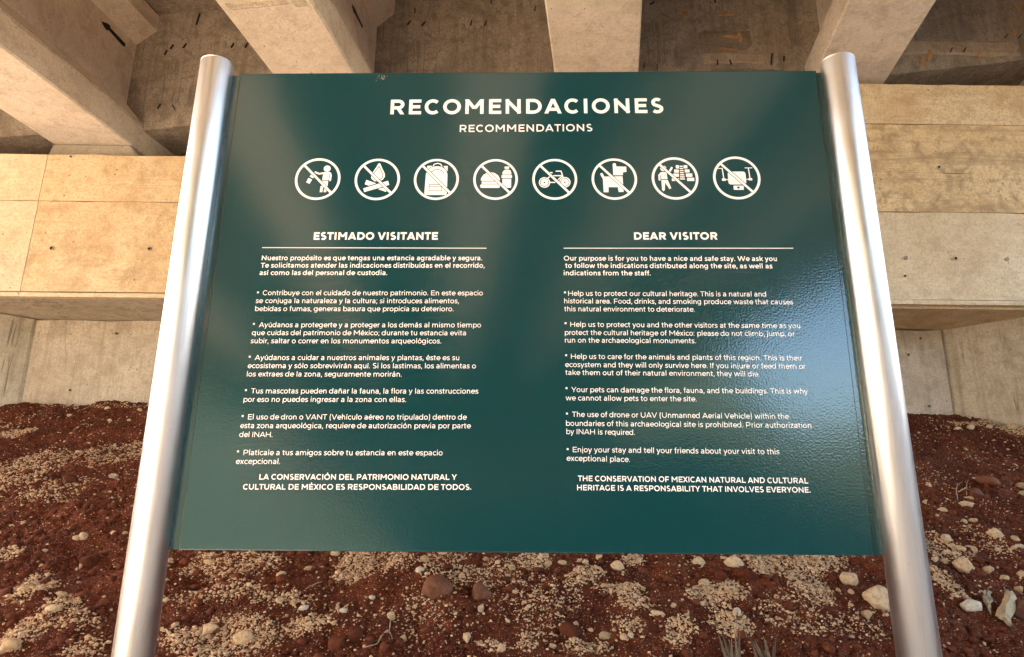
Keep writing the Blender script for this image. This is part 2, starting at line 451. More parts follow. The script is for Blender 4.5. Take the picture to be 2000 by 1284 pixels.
BULLETS = [(-0.6884, 2.0624), (-0.6899, 1.9742), (-0.6912, 1.8843), (-0.6913, 1.7952), (-0.6922, 1.7277), (-0.6938, 1.6377), (0.1411, 2.0672), (0.1418, 1.9814), (0.1426, 1.8946), (0.1428, 1.8073), (0.1433, 1.7415), (0.1442, 1.6516)]
RULES = [(-0.691, 2.1921, -0.0722, 2.1929), (0.1385, 2.194, 0.7615, 2.1966)]
CIRCLES = [(-0.5547, 2.4001, 0.0647), (-0.3854, 2.3994, 0.0642), (-0.2182, 2.3998, 0.0635), (-0.0513, 2.4002, 0.0629), (0.1151, 2.4009, 0.063), (0.2821, 2.4021, 0.0636), (0.4517, 2.4044, 0.0651), (0.6236, 2.4064, 0.0659)]
GRAVEL_PATCHES = [(-0.724, 3.3575, 0.1137, 0.1241, 0.95), (-1.2902, 3.374, 0.2613, 0.1098, 0.5), (-0.9495, 3.1275, 0.1524, 0.0821, 0.4), (-1.1262, 2.898, 0.2985, 0.1237, 0.75), (-0.8288, 2.9653, 0.1023, 0.0811, 0.9), (-1.2776, 2.8818, 0.0986, 0.0948, 0.7), (-1.2773, 3.172, 0.2432, 0.0849, 0.35), (0.1101, 3.4132, 0.0922, 0.0603, 0.7), (0.3651, 3.3171, 0.08, 0.0602, 0.9), (0.2955, 3.2533, 0.0551, 0.036, 0.7), (0.4758, 3.1797, 0.112, 0.0683, 0.9), (0.5263, 3.0823, 0.0908, 0.0539, 0.8), (0.5967, 3.4227, 0.0586, 0.0648, 0.8), (0.4876, 2.9668, 0.0929, 0.0725, 0.6), (0.9082, 3.1571, 0.1516, 0.1075, 0.95), (1.1595, 3.382, 0.0677, 0.1183, 0.95), (0.8964, 2.9592, 0.0929, 0.0807, 0.85), (0.679, 2.9134, 0.085, 0.0889, 0.7), (0.2964, 2.8612, 0.0948, 0.0372, 0.7), (0.0718, 2.863, 0.0434, 0.032, 0.6), (-0.07, 2.8554, 0.0629, 0.0318, 0.5), (1.3143, 3.385, 0.2425, 0.1106, 1.0), (1.3257, 3.2018, 0.0954, 0.132, 1.0), (0.9732, 3.1785, 0.0674, 0.1367, 0.9), (1.1632, 3.0527, 0.1717, 0.1399, 0.25), (1.4092, 2.9967, 0.1262, 0.0891, 0.25), (1.9732, 3.2591, 0.0605, 0.1158, 0.9), (2.1807, 3.5678, 0.1165, 0.1787, 0.45), (2.4491, 3.6872, 0.1077, 0.1927, 0.2), (-3.4829, 4.8473, 0.1197, 0.1065, 0.8), (-2.9668, 4.3405, 0.2188, 0.2932, 0.4), (-2.6582, 4.5501, 0.2477, 0.2321, 0.35), (-2.3574, 3.4133, 0.0668, 0.0563, 0.8), (-2.0851, 3.1745, 0.0967, 0.1294, 0.9), (-1.8817, 3.0785, 0.0934, 0.0759, 0.7), (-1.8986, 2.9132, 0.1094, 0.1336, 0.9), (-1.7394, 2.9883, 0.1026, 0.0885, 0.6), (-1.614, 2.8362, 0.1062, 0.0573, 0.6), (3.7838, 5.1308, 0.1337, 0.1006, 0.9), (3.5259, 5.2231, 0.2403, 0.0627, 0.5), (-3.2252, 5.3851, 0.5956, 0.0559, 0.2), (-2.585, 4.0553, 0.1742, 0.1792, 0.25), (-0.2934, 3.3349, 0.1414, 0.1721, 0.3), (-0.0799, 3.3012, 0.14, 0.1493, 0.3), (-0.3484, 3.0578, 0.1277, 0.1877, 0.12), (0.1222, 3.0975, 0.1952, 0.1935, 0.22)]
STONES = [(-2.4055, 4.2447, 0.0319, 0.0248), (-2.1578, 3.5677, 0.0212, 0.0182), (-2.1288, 3.5774, 0.0212, 0.0242), (-1.9982, 3.388, 0.02, 0.0229), (-2.2305, 3.4572, 0.018, 0.012), (-1.9336, 3.15, 0.0243, 0.0162), (-2.0158, 3.6447, 0.0182, 0.0121), (-1.9642, 3.6458, 0.0151, 0.0151), (-2.5382, 3.7209, 0.0164, 0.0196), (-2.289, 4.0263, 0.0135, 0.0101), (-1.9405, 3.2773, 0.0139, 0.0139), (-3.1275, 4.5061, 0.016, 0.012), (-2.6962, 3.9813, 0.021, 0.014), (-2.8755, 4.8654, 0.0124, 0.0124), (-2.9664, 5.0728, 0.0172, 0.0129), (-2.829, 5.077, 0.017, 0.0127), (-2.8461, 5.2317, 0.0218, 0.0131), (-3.3591, 5.2152, 0.0272, 0.0181), (-3.1355, 5.3094, 0.0271, 0.0135), (-2.8842, 4.6238, 0.0238, 0.0119), (-2.0952, 3.1675, 0.0444, 0.0277), (-1.8812, 3.0314, 0.0313, 0.0261), (-1.6367, 2.8924, 0.0171, 0.0171), (-1.8996, 2.8396, 0.0402, 0.0352), (-1.6029, 3.4119, 0.0192, 0.0165), (-1.4185, 3.4115, 0.0296, 0.0161), (-1.5433, 3.27, 0.0237, 0.0158), (-1.1876, 2.942, 0.0373, 0.035), (-0.9699, 3.0945, 0.0214, 0.019), (-0.9109, 3.0988, 0.0142, 0.0166), (-0.8635, 3.0804, 0.0211, 0.0164), (-0.6901, 3.0519, 0.0184, 0.0206), (-0.6841, 3.0771, 0.0115, 0.0162), (-0.592, 3.1539, 0.0141, 0.0117), (-0.4803, 3.0126, 0.0179, 0.0224), (-0.4133, 2.9179, 0.0152, 0.0174), (-0.3977, 3.3873, 0.0273, 0.0249), (-0.3217, 3.4372, 0.0251, 0.0176), (-0.4072, 3.2914, 0.0194, 0.0218), (-0.5597, 3.3685, 0.0199, 0.0174), (-0.9319, 3.3535, 0.0304, 0.0178), (-0.8414, 3.4599, 0.0259, 0.0233), (-1.3405, 2.9684, 0.0167, 0.0191), (-1.0281, 3.2614, 0.025, 0.02), (-0.7189, 3.0861, 0.0116, 0.0116), (-0.7036, 2.9732, 0.0135, 0.0112), (-1.0226, 2.8805, 0.0405, 0.0315), (0.0085, 3.3638, 0.0196, 0.0172), (-0.1119, 3.4454, 0.0201, 0.0126), (-0.0541, 3.3861, 0.0148, 0.0123), (-0.1144, 3.0681, 0.0158, 0.0293), (-0.1627, 2.8861, 0.0171, 0.0277), (0.0922, 3.1099, 0.0091, 0.0091), (0.074, 3.0682, 0.009, 0.009), (0.5069, 3.3656, 0.0322, 0.0248), (0.4293, 3.4438, 0.0177, 0.0177), (0.3612, 3.4262, 0.0226, 0.0201), (0.3381, 3.4379, 0.0151, 0.0151), (0.894, 3.4084, 0.0334, 0.0334), (0.6114, 3.0311, 0.0363, 0.0204), (0.3819, 2.9337, 0.0327, 0.0218), (0.4518, 2.9042, 0.0173, 0.0195), (0.4815, 2.902, 0.0152, 0.0173), (0.1728, 2.8699, 0.017, 0.0149), (0.2024, 2.8947, 0.0107, 0.0107), (0.3309, 2.9642, 0.0132, 0.011), (1.0502, 3.3643, 0.0437, 0.036), (0.937, 3.0095, 0.0139, 0.0254), (0.6922, 3.0663, 0.0161, 0.0138), (0.7314, 3.015, 0.0137, 0.0205), (0.8193, 3.0905, 0.0164, 0.014), (-0.0265, 2.843, 0.0168, 0.021), (0.1793, 3.3946, 0.0173, 0.0198), (0.2484, 3.4159, 0.0225, 0.0175), (-0.211, 3.2512, 0.0167, 0.0167), (0.147, 3.426, 0.0175, 0.02), (0.8734, 3.2461, 0.0344, 0.0245), (1.5313, 3.2834, 0.0396, 0.0449), (1.594, 3.1527, 0.0645, 0.0645), (1.4947, 3.0707, 0.0275, 0.03), (1.5448, 2.9901, 0.0123, 0.0148), (1.0141, 3.3988, 0.0181, 0.0129), (1.452, 3.211, 0.0129, 0.0154), (1.5052, 3.2051, 0.0155, 0.0155), (2.2463, 3.6735, 0.0344, 0.0282), (2.3058, 3.5925, 0.031, 0.0341), (2.1603, 3.433, 0.0413, 0.0472), (2.0947, 3.4724, 0.0295, 0.0236), (2.2416, 3.6181, 0.0217, 0.0186), (2.2492, 3.578, 0.0277, 0.0184), (2.1593, 3.5369, 0.0241, 0.0181), (2.0546, 3.4716, 0.0176, 0.0205), (2.0891, 3.5227, 0.0179, 0.0149), (2.1885, 3.5247, 0.0181, 0.0151), (2.192, 3.4097, 0.0148, 0.0148), (2.2602, 3.407, 0.0298, 0.0208), (2.3046, 3.3651, 0.0297, 0.0178), (1.9752, 3.1298, 0.046, 0.0351), (2.5259, 3.7078, 0.0391, 0.0293), (2.5599, 3.6111, 0.0386, 0.0257), (2.6072, 3.6764, 0.0229, 0.0229), (2.4407, 3.5775, 0.0189, 0.0126), (2.3901, 3.3706, 0.0241, 0.0181), (2.3177, 3.3016, 0.0206, 0.0206), (2.1262, 3.2128, 0.0141, 0.0112), (3.3477, 5.1373, 0.0313, 0.0224), (3.4497, 5.1404, 0.0316, 0.0271), (3.5914, 5.1348, 0.0274, 0.0229), (3.1753, 4.8195, 0.021, 0.021), (3.1028, 4.2504, 0.0306, 0.0306), (3.0457, 4.1727, 0.0263, 0.0225), (2.6862, 4.1516, 0.0216, 0.018), (2.6416, 4.0369, 0.0351, 0.021), (2.5893, 4.0013, 0.0416, 0.0208), (2.4378, 3.9752, 0.0271, 0.0169), (2.4007, 4.0723, 0.0206, 0.024), (2.4949, 3.8943, 0.0235, 0.0202), (2.5436, 3.8954, 0.0237, 0.0203), (3.7442, 5.1101, 0.0324, 0.0185), (2.6607, 3.861, 0.0102, 0.0102), (2.5237, 4.2169, 0.0214, 0.0143), (3.3951, 5.2707, 0.0367, 0.0137)]
CLODS = [(-0.3127, 3.1656, 0.0698, 0.0628), (-0.1213, 3.1589, 0.0509, 0.0416), (-0.6625, 2.8647, 0.0304, 0.0347), (-0.6012, 2.8955, 0.0305, 0.0305), (0.237, 2.9257, 0.0303, 0.0346), (2.728, 4.1099, 0.0609, 0.043), (2.875, 4.2127, 0.0779, 0.0408), (-2.5847, 4.1169, 0.0707, 0.0353), (-1.9795, 3.4208, 0.0575, 0.0432), (1.0898, 3.2501, 0.03, 0.03), (0.9576, 3.2656, 0.0348, 0.0298), (2.1863, 3.1335, 0.0614, 0.0502), (-2.1574, 3.7852, 0.0348, 0.0253), (-0.2785, 3.3049, 0.029, 0.0218)]
ROOTS = [[(-0.5539, 2.832), (-0.5141, 2.8458), (-0.497, 2.8754), (-0.4885, 2.9111), (-0.4679, 2.9087), (-0.4527, 2.8924)], [(-0.4885, 2.9111), (-0.4735, 2.9366), (-0.478, 2.9799), (-0.4943, 3.0093)], [(2.5658, 4.0294), (2.6431, 4.1506), (2.7118, 4.2343), (2.7657, 4.2748)], [(2.6599, 4.0903), (2.7449, 4.2031), (2.8152, 4.2826)], [(-0.8813, 3.1861), (-0.8545, 3.2074), (-0.834, 3.2361)], [(-3.1234, 4.904), (-3.1184, 4.9702), (-3.0769, 4.9907)]]
HUSK = [(2.1178, 3.1162), (1.9876, 2.9486), (0.8363, 2.8435), (0.9563, 2.8401)]
CAP_TIES = [(-3.4487, 3.3551), (-2.7167, 3.3602), (-3.4387, 4.116), (3.297, 4.1113), (3.3081, 3.3582), (2.937, 3.3576), (3.695, 3.359), (2.91, 3.2156)]
WALL_TIES = [(-3.2455, 2.8663), (-3.5386, 2.3929), (3.2403, 2.7656), (3.3565, 2.9052), (3.3469, 2.3461)]
DIA_NAILS = [(-2.9993, 5.2632, 20), (-2.9544, 5.3201, 25), (-2.8457, 5.3319, 25), (-2.4362, 5.3426, 20), (-2.3171, 5.3442, 20), (-2.9812, 4.7399, 20), (-2.8553, 4.7319, -30), (-0.9289, 5.5917, 35), (-0.8034, 5.583, 35), (-0.8813, 5.7189, 0), (-0.2188, 5.8294, 0), (-0.3886, 5.5992, 10), (-0.2635, 5.5957, 15), (0.1694, 5.7548, 15), (1.1976, 5.8224, 60), (1.7505, 5.8622, -20), (1.1012, 5.187, 5), (1.2149, 5.1784, 0), (1.7342, 5.231, -5), (1.846, 5.2325, -15), (2.1991, 5.2678, 8), (2.3071, 5.2744, 5), (3.7595, 5.3811, 30), (3.8749, 5.3827, 30), (4.2586, 5.5275, 45), (4.3791, 5.5291, 45), (-2.7659, 5.6031, 8)]
WOOD_BITS = [(3.5003, 5.2702, 0.0309, 0.0663, 20.0), (3.5717, 5.3375, 0.0265, 0.0796, 12.0), (3.9976, 5.3485, 0.0177, 0.0663, 8.0), (4.0295, 5.7341, 0.0177, 0.0442, 10.0), (4.3455, 5.5651, 0.0177, 0.0486, 15.0), (4.416, 5.8352, 0.0221, 0.0619, -8.0), (3.6444, 5.7129, 0.0309, 0.0133, 0.0), (1.4811, 5.7253, 0.0354, 0.0265, 0.0), (1.8536, 5.7198, 0.0972, 0.0177, -5.0), (1.869, 5.4946, 0.0972, 0.0265, 0.0), (1.9484, 5.4853, 0.0221, 0.0619, -5.0), (1.8292, 5.3701, 0.1105, 0.0133, 5.0)]
ARROW_A = [(4.1365, 5.2551), (4.2012, 5.2877), (4.2353, 5.2929), (4.2396, 5.2742), (4.4224, 5.2625), (4.423, 5.2328), (4.397, 5.2232), (4.2294, 5.2417), (4.2096, 5.2261), (4.1794, 5.2313)]
ARROW_B = [(4.2901, 5.3217), (4.3285, 5.3373), (4.3798, 5.3368), (4.393, 5.3284), (4.5428, 5.3185), (4.5307, 5.2868), (4.3551, 5.2876), (4.3348, 5.2757), (4.3027, 5.2966)]

# ------------------------------------------------------------------ a geometric sans drawn with strokes (no font file)
def _arc(cx, cy, rx, ry, a0, a1, n=None):
    n = n or max(4, int(abs(a1 - a0) / 15))
    return [(cx + rx * math.cos(math.radians(a0 + (a1 - a0) * k / n)), cy + ry * math.sin(math.radians(a0 + (a1 - a0) * k / n))) for k in range(n + 1)]


def glyph(ch, w):
    """(advance, [strokes]); a stroke is (points, closed)"""
    h = w / 2
    C, X, A, D = 0.70, 0.525, 0.745, -0.195
    S, B = 0.085, 0.045                       # side bearings: stem, bowl
    hv = h * 0.92
    L = lambda *p: (list(p), False)

    def K(a, b):          # a diagonal running past its ends, cut flat at the higher and lower of the two
        e = w * 0.7
        d = math.hypot(b[0] - a[0], b[1] - a[1]); ex, ey = (b[0] - a[0]) / d * e, (b[1] - a[1]) / d * e
        return ([(a[0] - ex, a[1] - ey), (b[0] + ex, b[1] + ey)], (min(a[1], b[1]), max(a[1], b[1])))
    acc = {'á': 'a', 'é': 'e', 'í': 'ı', 'ó': 'o', 'ú': 'u', 'É': 'E', 'Ó': 'O', 'ñ': 'n'}
    if ch in acc:
        adv, st = glyph(acc[ch], w)
        y = (C if ch in 'ÉÓ' else X) + 0.06
        c = adv / 2
        if ch == 'ñ':
            st = st + [L((c - .12, y + .02), (c - .05, y + .055), (c + .05, y + .015), (c + .12, y + .05))]
        else:
            st = st + [L((c - .035, y), (c + .075, y + .125))]
        return adv, st
    x1 = S + h
    top, bot = X + .008 - hv, hv - .008
    Ct, Cb = C + .01 - hv, hv - .01
    if ch == ' ': return .265, []
    if ch in '.': q = max(w * .62, .05); return .22, [L((.11, -.004), (.11, q * 1.75))] if False else [L((.11, 0), (.11, w * 1.12))]
    if ch == ',': return .22, [L((.125, w * 1.05), (.12, 0), (.075, -.115))]
    if ch == ';': return .22, [L((.125, w * 1.05), (.12, 0), (.075, -.115)), L((.115, X - w * 1.1), (.115, X))]
    if ch == ':': return .22, [L((.11, 0), (.11, w * 1.12)), L((.11, X - w * 1.12), (.11, X))]
    if ch == '(': return .34, [(_arc(.42, .295, .42 - S - h, .66, 138, 222), False)]
    if ch == ')': return .34, [(_arc(-.08, .295, .42 - S - h, .66, 42, -42), False)]
    # ---------------- capitals
    if ch == 'A':
        W = .76; return W, [K((.012 + h, 0), (W / 2, C)), K((W - .012 - h, 0), (W / 2, C)), L((.17, .20), (W - .17, .20))]
    if ch == 'B':
        r = (C / 2) / 2; xr = .50
        return .745, [L((x1, 0), (x1, C)), ([(x1, C - hv)] + _arc(xr - .05, C - hv - (C / 2 - hv) / 2, .155 - h + .03, (C / 2 - hv) / 2, 90, -90) + [(x1, C / 2)], False),
                      ([(x1, C / 2)] + _arc(xr - .02, (C / 2 + hv) / 2, .20 - h + .02, (C / 2 - hv) / 2, 90, -90) + [(x1, hv)], False)]
    if ch == 'C':
        return .735, [(_arc(.40, C / 2, .355 - h, C / 2 + .01 - hv, 46, 314), False)]
    if ch == 'D':
        return .80, [L((x1, 0), (x1, C)), ([(x1, C - hv)] + _arc(.395, C / 2, .365 - h, C / 2 - hv, 90, -90) + [(x1, hv)], False)]
    if ch == 'E':
        W = .655; return W, [L((x1, 0), (x1, C)), L((x1, C - hv), (W - .045, C - hv)), L((x1, C / 2 + .005), (W - .085, C / 2 + .005)), L((x1, hv), (W - .04, hv))]
    if ch == 'F':
        W = .62; return W, [L((x1, 0), (x1, C)), L((x1, C - hv), (W - .035, C - hv)), L((x1, .31), (W - .075, .31))]
    if ch == 'G':
        return .785, [(_arc(.40, C / 2, .355 - h, C / 2 + .01 - hv, 46, 318), False), L((.69 - h, C / 2), (.69 - h, .10))]
    if ch == 'H':
        W = .82; return W, [L((x1, 0), (x1, C)), L((W - x1, 0), (W - x1, C)), L((x1, C / 2), (W - x1, C / 2))]
    if ch == 'I': return 2 * S + w, [L((x1, 0), (x1, C))]
    if ch == 'L':
        W = .60; return W, [L((x1, 0), (x1, C)), L((x1, hv), (W - .03, hv))]
    if ch == 'M':
        W = .96; d = .55 * w
        return W, [L((x1, 0), (x1, C)), L((W - x1, 0), (W - x1, C)), K((x1 - h * .1, C - .01), (W / 2, .17 + h)), K((W - x1 + h * .1, C - .01), (W / 2, .17 + h))]
    if ch == 'N':
        W = .82; return W, [L((x1, 0), (x1, C)), L((W - x1, 0), (W - x1, C)), K((x1 - h * .1, C - h * .9), (W - x1 + h * .1, h * .9))]
    if ch in 'OQ':
        return .86, [(_arc(.43, C / 2, .385 - h, C / 2 + .01 - hv, 0, 360, 28), True)]
    if ch == 'P':
        return .725, [L((x1, 0), (x1, C)), ([(x1, C - hv)] + _arc(.42, C - hv - (.46 - 2 * hv) / 2, .262 - h, (.46 - 2 * hv) / 2, 90, -90) + [(x1, .24 + hv)], False)]
    if ch == 'R':
        return .74, [L((x1, 0), (x1, C)), ([(x1, C - hv)] + _arc(.42, C - hv - (.46 - 2 * hv) / 2, .262 - h, (.46 - 2 * hv) / 2, 90, -90) + [(x1, .24 + hv)], False), K((.44, .26), (.64 - h * .5, 0))]
    if ch == 'S':
        m = C / 2
        return .63, [(_arc(.32, (m + Ct) / 2 + .003, .245 - h, (Ct - m) / 2 + .005, 42, 190, 9)[:-1] + [(.14 + h * .3, m + .10)] + [(.20, m + .045), (.32, m), (.43, m - .045)] + _arc(.315, (m + Cb) / 2 - .003, .265 - h, (m - Cb) / 2 + .005, 20, -142, 10), False)]
    if ch == 'T':
        W = .60; return W, [L((W / 2, 0), (W / 2, C)), L((.015, C - hv), (W - .015, C - hv))]
    if ch == 'U':
        W = .80; return W, [([(x1, C)] + _arc(W / 2, .30, W / 2 - x1, .30 + .01 - hv, 180, 360) + [(W - x1, C)], False)]
    if ch == 'V':
        W = .74; return W, [K((.01 + h, C), (W / 2, 0)), K((W - .01 - h, C), (W / 2, 0))]
    if ch == 'W':
        W = 1.13; return W, [K((.02 + h, C), (.32, 0)), K((.32, 0), (W / 2, C)), K((W / 2, C), (W - .32, 0)), K((W - .32, 0), (W - .02 - h, C))]
    if ch == 'X':
        W = .69; return W, [K((.03 + h, C), (W - .03 - h, 0)), K((.03 + h, 0), (W - .03 - h, C))]
    if ch == 'Y':
        W = .68; return W, [K((.01 + h, C), (W / 2, .26)), K((W - .01 - h, C), (W / 2, .26)), L((W / 2, 0), (W / 2, .30))]
    # ---------------- lower case
    bw = .268 - h                          # bowl radius
    mid = X / 2
    ry = (top - bot) / 2
    if ch == 'a':
        xr = .475 - h
        return .56, [([(.095, .445)] + _arc(.28, top - .14, xr - .28, .14, 105, 0, 8) + [(xr, 0)], False),
                     ([(xr, .272)] + _arc(.235, (.272 + bot) / 2, .185 - h, (.272 - bot) / 2, 90, 270, 10) + [(xr - .07, .03 + hv), (xr, .13)], False)]
    if ch == 'b':
        return .62, [L((x1, 0), (x1, A)), (_arc(x1 + bw - .0, mid, bw, ry, 0, 360, 22), True)]
    if ch == 'c':
        return .51, [(_arc(B + .268, mid, bw, ry, 45, 315), False)]
    if ch in 'dq':
        xr = .62 - x1
        return .62, [L((xr, 0 if ch == 'd' else D), (xr, A if ch == 'd' else X)), (_arc(xr - bw, mid, bw, ry, 0, 360, 22), True)]
    if ch == 'e':
        return .57, [([(B + h + .01, mid), (B + .268 + bw, mid)] + _arc(B + .268, mid, bw, ry, 0, 318, 18), False)]
    if ch == 'f':
        return .335, [([(.135 + h * .4, 0), (.135 + h * .4, .58)] + _arc(.135 + h * .4 + .105, .60, .105, A - .60 - hv + .01, 180, 75, 6), False), L((.02, X - .04), (.31, X - .04))]
    if ch == 'g':
        xr = .62 - x1
        return .62, [([(xr, X), (xr, -.0)] + _arc(xr - .215, .005, .215, .20 - hv + .005, 0, -138, 9), False), (_arc(xr - bw, mid + .015, bw, ry - .012, 0, 360, 22), True)]
    if ch in 'hnmr':
        xs = x1
        st = [L((x1, 0), (x1, A if ch == 'h' else X))]
        if ch == 'r':
            st.append((_arc(x1 + .20, top - .22, .20, .22, 180, 88, 6), False)); return .36, st
        wd = .40 - w * .55
        yc = X - .245
        st.append((_arc(x1 + wd / 2, yc, wd / 2, top - yc, 180, 0, 10) + [(x1 + wd, 0)], False))
        if ch == 'm':
            st.append((_arc(x1 + wd * 1.5, yc, wd / 2, top - yc, 180, 0, 10) + [(x1 + 2 * wd, 0)], False)); return x1 * 2 + 2 * wd - .01, st
        return x1 * 2 + wd - .01, st
    if ch in 'iıj':
        W = 2 * S + w - .01
        st = []
        if ch != 'ı': st.append(L((x1, .665 - w * .3), (x1, .665 + w * .85)))
        if ch == 'j': st.append(([(x1, X), (x1, -.06)] + _arc(x1 - .10, -.07, .10, .115 - hv + .005, 0, -70, 5), False))
        else: st.append(L((x1, 0), (x1, X)))
        return W, st
    if ch == 'k':
        return .55, [L((x1, 0), (x1, A)), L((x1, .17), (.50, X)), L((.26, .29), (.53, 0))]
    if ch == 'l': return 2 * S + w - .01, [L((x1, 0), (x1, A))]
    if ch == 'o': return .60, [(_arc(.30, mid, .262 - h, ry, 0, 360, 22), True)]
    if ch == 'p':
        return .62, [L((x1, D), (x1, X)), (_arc(x1 + bw, mid, bw, ry, 0, 360, 22), True)]
    if ch == 's':
        m = mid
        return .455, [([(.405, top - .045)] + _arc(.24, (m + top) / 2, .165 - h * .6, (top - m) / 2, 72, 200, 7) + [(.24, m), (.32, m - .03)] + _arc(.235, (m + bot) / 2, .175 - h * .6, (m - bot) / 2, 20, -112, 7) + [(.045, bot + .045)], False)]
    if ch == 't':
        return .36, [([(.135 + h * .4, .66), (.135 + h * .4, .13)] + _arc(.135 + h * .4 + .10, .12, .10, .12 - bot, 180, 285, 6), False), L((.02, X - .04), (.32, X - .04))]
    if ch == 'u':
        wd = .40 - w * .55
        return x1 * 2 + wd - .01, [([(x1, X)] + _arc(x1 + wd / 2, .235, wd / 2, .235 - bot, 180, 360, 10), False), L((x1 + wd, 0), (x1 + wd, X))]
    if ch == 'v':
        W = .52; return W, [K((.012 + h, X), (W / 2, 0)), K((W - .012 - h, X), (W / 2, 0))]
    if ch == 'w':
        W = .82; return W, [K((.015 + h, X), (.235, 0)), K((.235, 0), (W / 2, X)), K((W / 2, X), (W - .235, 0)), K((W - .235, 0), (W - .015 - h, X))]
    if ch == 'x':
        W = .50; return W, [K((.03 + h, X), (W - .03 - h, 0)), K((.03 + h, 0), (W - .03 - h, X))]
    if ch == 'y':
        W = .52; return W, [L((.012 + h, X), (W / 2, .0)), L((W - .012 - h, X), (W / 2 - .02, -.04), (W / 2 - .085, -.155), (.09, -.175 + hv * .3))]
    if ch == 'z':
        W = .48; return W, [L((.05, X - hv), (W - .05 - h, X - hv), (.05 + h, hv), (W - .045, hv))]
    return .3, []


def stroke_strip(pts, closed, w):
    """mitred quad strip, returns vertices (left,right pairs)"""
    P = [np.array(p, float) for p in pts]
    Q = [P[0]]
    for p in P[1:]:
        if np.hypot(*(p - Q[-1])) > 1e-5: Q.append(p)
    if closed and np.hypot(*(Q[0] - Q[-1])) < 1e-5: Q.pop()
    n = len(Q); out = []
    for i in range(n):
        a = Q[i - 1] if (i or closed) else None
        b = Q[(i + 1) % n] if (i < n - 1 or closed) else None
        def nrm(u, v):
            d = v - u; d = d / np.hypot(*d); return np.array((-d[1], d[0]))
        if a is None: m = nrm(Q[i], b); k = 1
        elif b is None: m = nrm(a, Q[i]); k = 1
        else:
            n1, n2 = nrm(a, Q[i]), nrm(Q[i], b)
            m = n1 + n2; l = np.hypot(*m)
            m = m / l if l > 1e-6 else n1
            k = 1 / max(0.45, float(m @ n1))
        out.append((Q[i] + m * k * w / 2, Q[i] - m * k * w / 2))
    return out


def text_mesh(s, w, track=0.0):
    """vertices (x, y, layer), faces, total width"""
    V, Fc = [], []
    x = 0.0
    for ch in s:
        adv, st = glyph(ch, w)
        for li, (pts, closed) in enumerate(st):
            cut = closed if isinstance(closed, tuple) else None
            closed = closed is True
            o = stroke_strip(pts, closed, w)
            if cut:
                poly = [tuple(o[0][0]), tuple(o[0][1]), tuple(o[1][1]), tuple(o[1][0])]
                for lim, sg in ((cut[0], 1), (cut[1], -1)):
                    res = []
                    for i in range(len(poly)):
                        p, q = poly[i], poly[(i + 1) % len(poly)]
                        ip, iq = (p[1] - lim) * sg >= 0, (q[1] - lim) * sg >= 0
                        if ip: res.append(p)
                        if ip != iq:
                            t = (lim - p[1]) / (q[1] - p[1]); res.append((p[0] + (q[0] - p[0]) * t, lim))
                    poly = res
                b = len(V)
                V += [(x + p[0], p[1], li) for p in poly]
                Fc.append(tuple(range(b, b + len(poly))))
                continue
            b = len(V)
            for l, r_ in o:
                V.append((x + l[0], l[1], li)); V.append((x + r_[0], r_[1], li))
            m = len(o)
            for i in range(m if closed else m - 1):
                j = (i + 1) % m
                Fc.append((b + 2 * i, b + 2 * i + 1, b + 2 * j + 1, b + 2 * j))
        x += adv + track
    return np.array(V), Fc

# ------------------------------------------------------------------ ground
def slope_h(y):
    return 0.5 * (y - 0.9)


HIDDEN_PATCHES = [(-1.2, 3.9, .25, .16, .7), (-0.3, 4.5, .4, .15, .5), (0.6, 3.7, .3, .2, .8), (1.4, 4.4, .3, .12, .5), (1.7, 3.6, .2, .15, .7), (-0.6, 3.4, .2, .1, .5), (0.3, 5.0, .5, .1, .4), (-1.9, 4.7, .3, .12, .4)]


def patch_density(x, y):
    d = np.zeros_like(x)
    wob = (fbm(x * 7, y * 7, 4, 5) - 0.5) * 1.5
    for cx, cy, rx, ry, dn in GRAVEL_PATCHES + HIDDEN_PATCHES:
        q = ((x - cx) / rx) ** 2 + ((y - cy) / ry) ** 2
        k = np.clip(1.25 - q + wob * 1.1, 0, 1)
        d = np.maximum(d, dn * k * k * (3 - 2 * k))
    return d


def micro_h(x, y, pale=None):
    h = (fbm(x * 1.3 + 9, y * 1.3, 3, 21) - 0.5) * 0.10
    h += (fbm(x * 8, y * 8, 4, 31) - 0.5) * 0.065
    r = np.abs(fbm(x * 30, y * 30, 3, 41) - 0.5)
    h += 0.012 - r * 0.055
    if pale is not None:
        h += pale * 0.012
    return h


def surf_z(x, y):
    x = np.atleast_1d(np.asarray(x, float)); y = np.atleast_1d(np.asarray(y, float))
    return slope_h(y) + micro_h(x, y, patch_density(x, y))


def grid_obj(name, xs, ys, zf, mat, attrs):
    X, Y = np.meshgrid(xs, ys)
    Z = zf(X, Y)
    nx, ny = len(xs), len(ys)
    co = np.stack([X, Y, Z], -1).reshape(-1, 3).astype(np.float32)
    idx = np.arange(nx * ny).reshape(ny, nx)
    q = np.stack([idx[:-1, :-1], idx[:-1, 1:], idx[1:, 1:], idx[1:, :-1]], -1).reshape(-1, 4)
    me = raw_mesh(name, co, q)
    me.materials.append(mat)
    for an, fn in attrs.items():
        a = me.attributes.new(an, 'FLOAT', 'POINT')
        a.data.foreach_set("value", fn(X, Y).reshape(-1).astype(np.float32))
    me.polygons.foreach_set("use_smooth", np.ones(len(q), bool))
    o = bpy.data.objects.new(name, me)
    return link(o)


def raw_mesh(name, co, faces):
    me = bpy.data.meshes.new(name)
    k = faces.shape[1]
    me.vertices.add(len(co)); me.vertices.foreach_set("co", np.ascontiguousarray(co, np.float32).reshape(-1))
    me.loops.add(faces.size); me.loops.foreach_set("vertex_index", faces.reshape(-1).astype(np.int32))
    me.polygons.add(len(faces))
    me.polygons.foreach_set("loop_start", np.arange(0, faces.size, k, dtype=np.int32))
    me.update(calc_edges=True)
    me.validate()
    return me


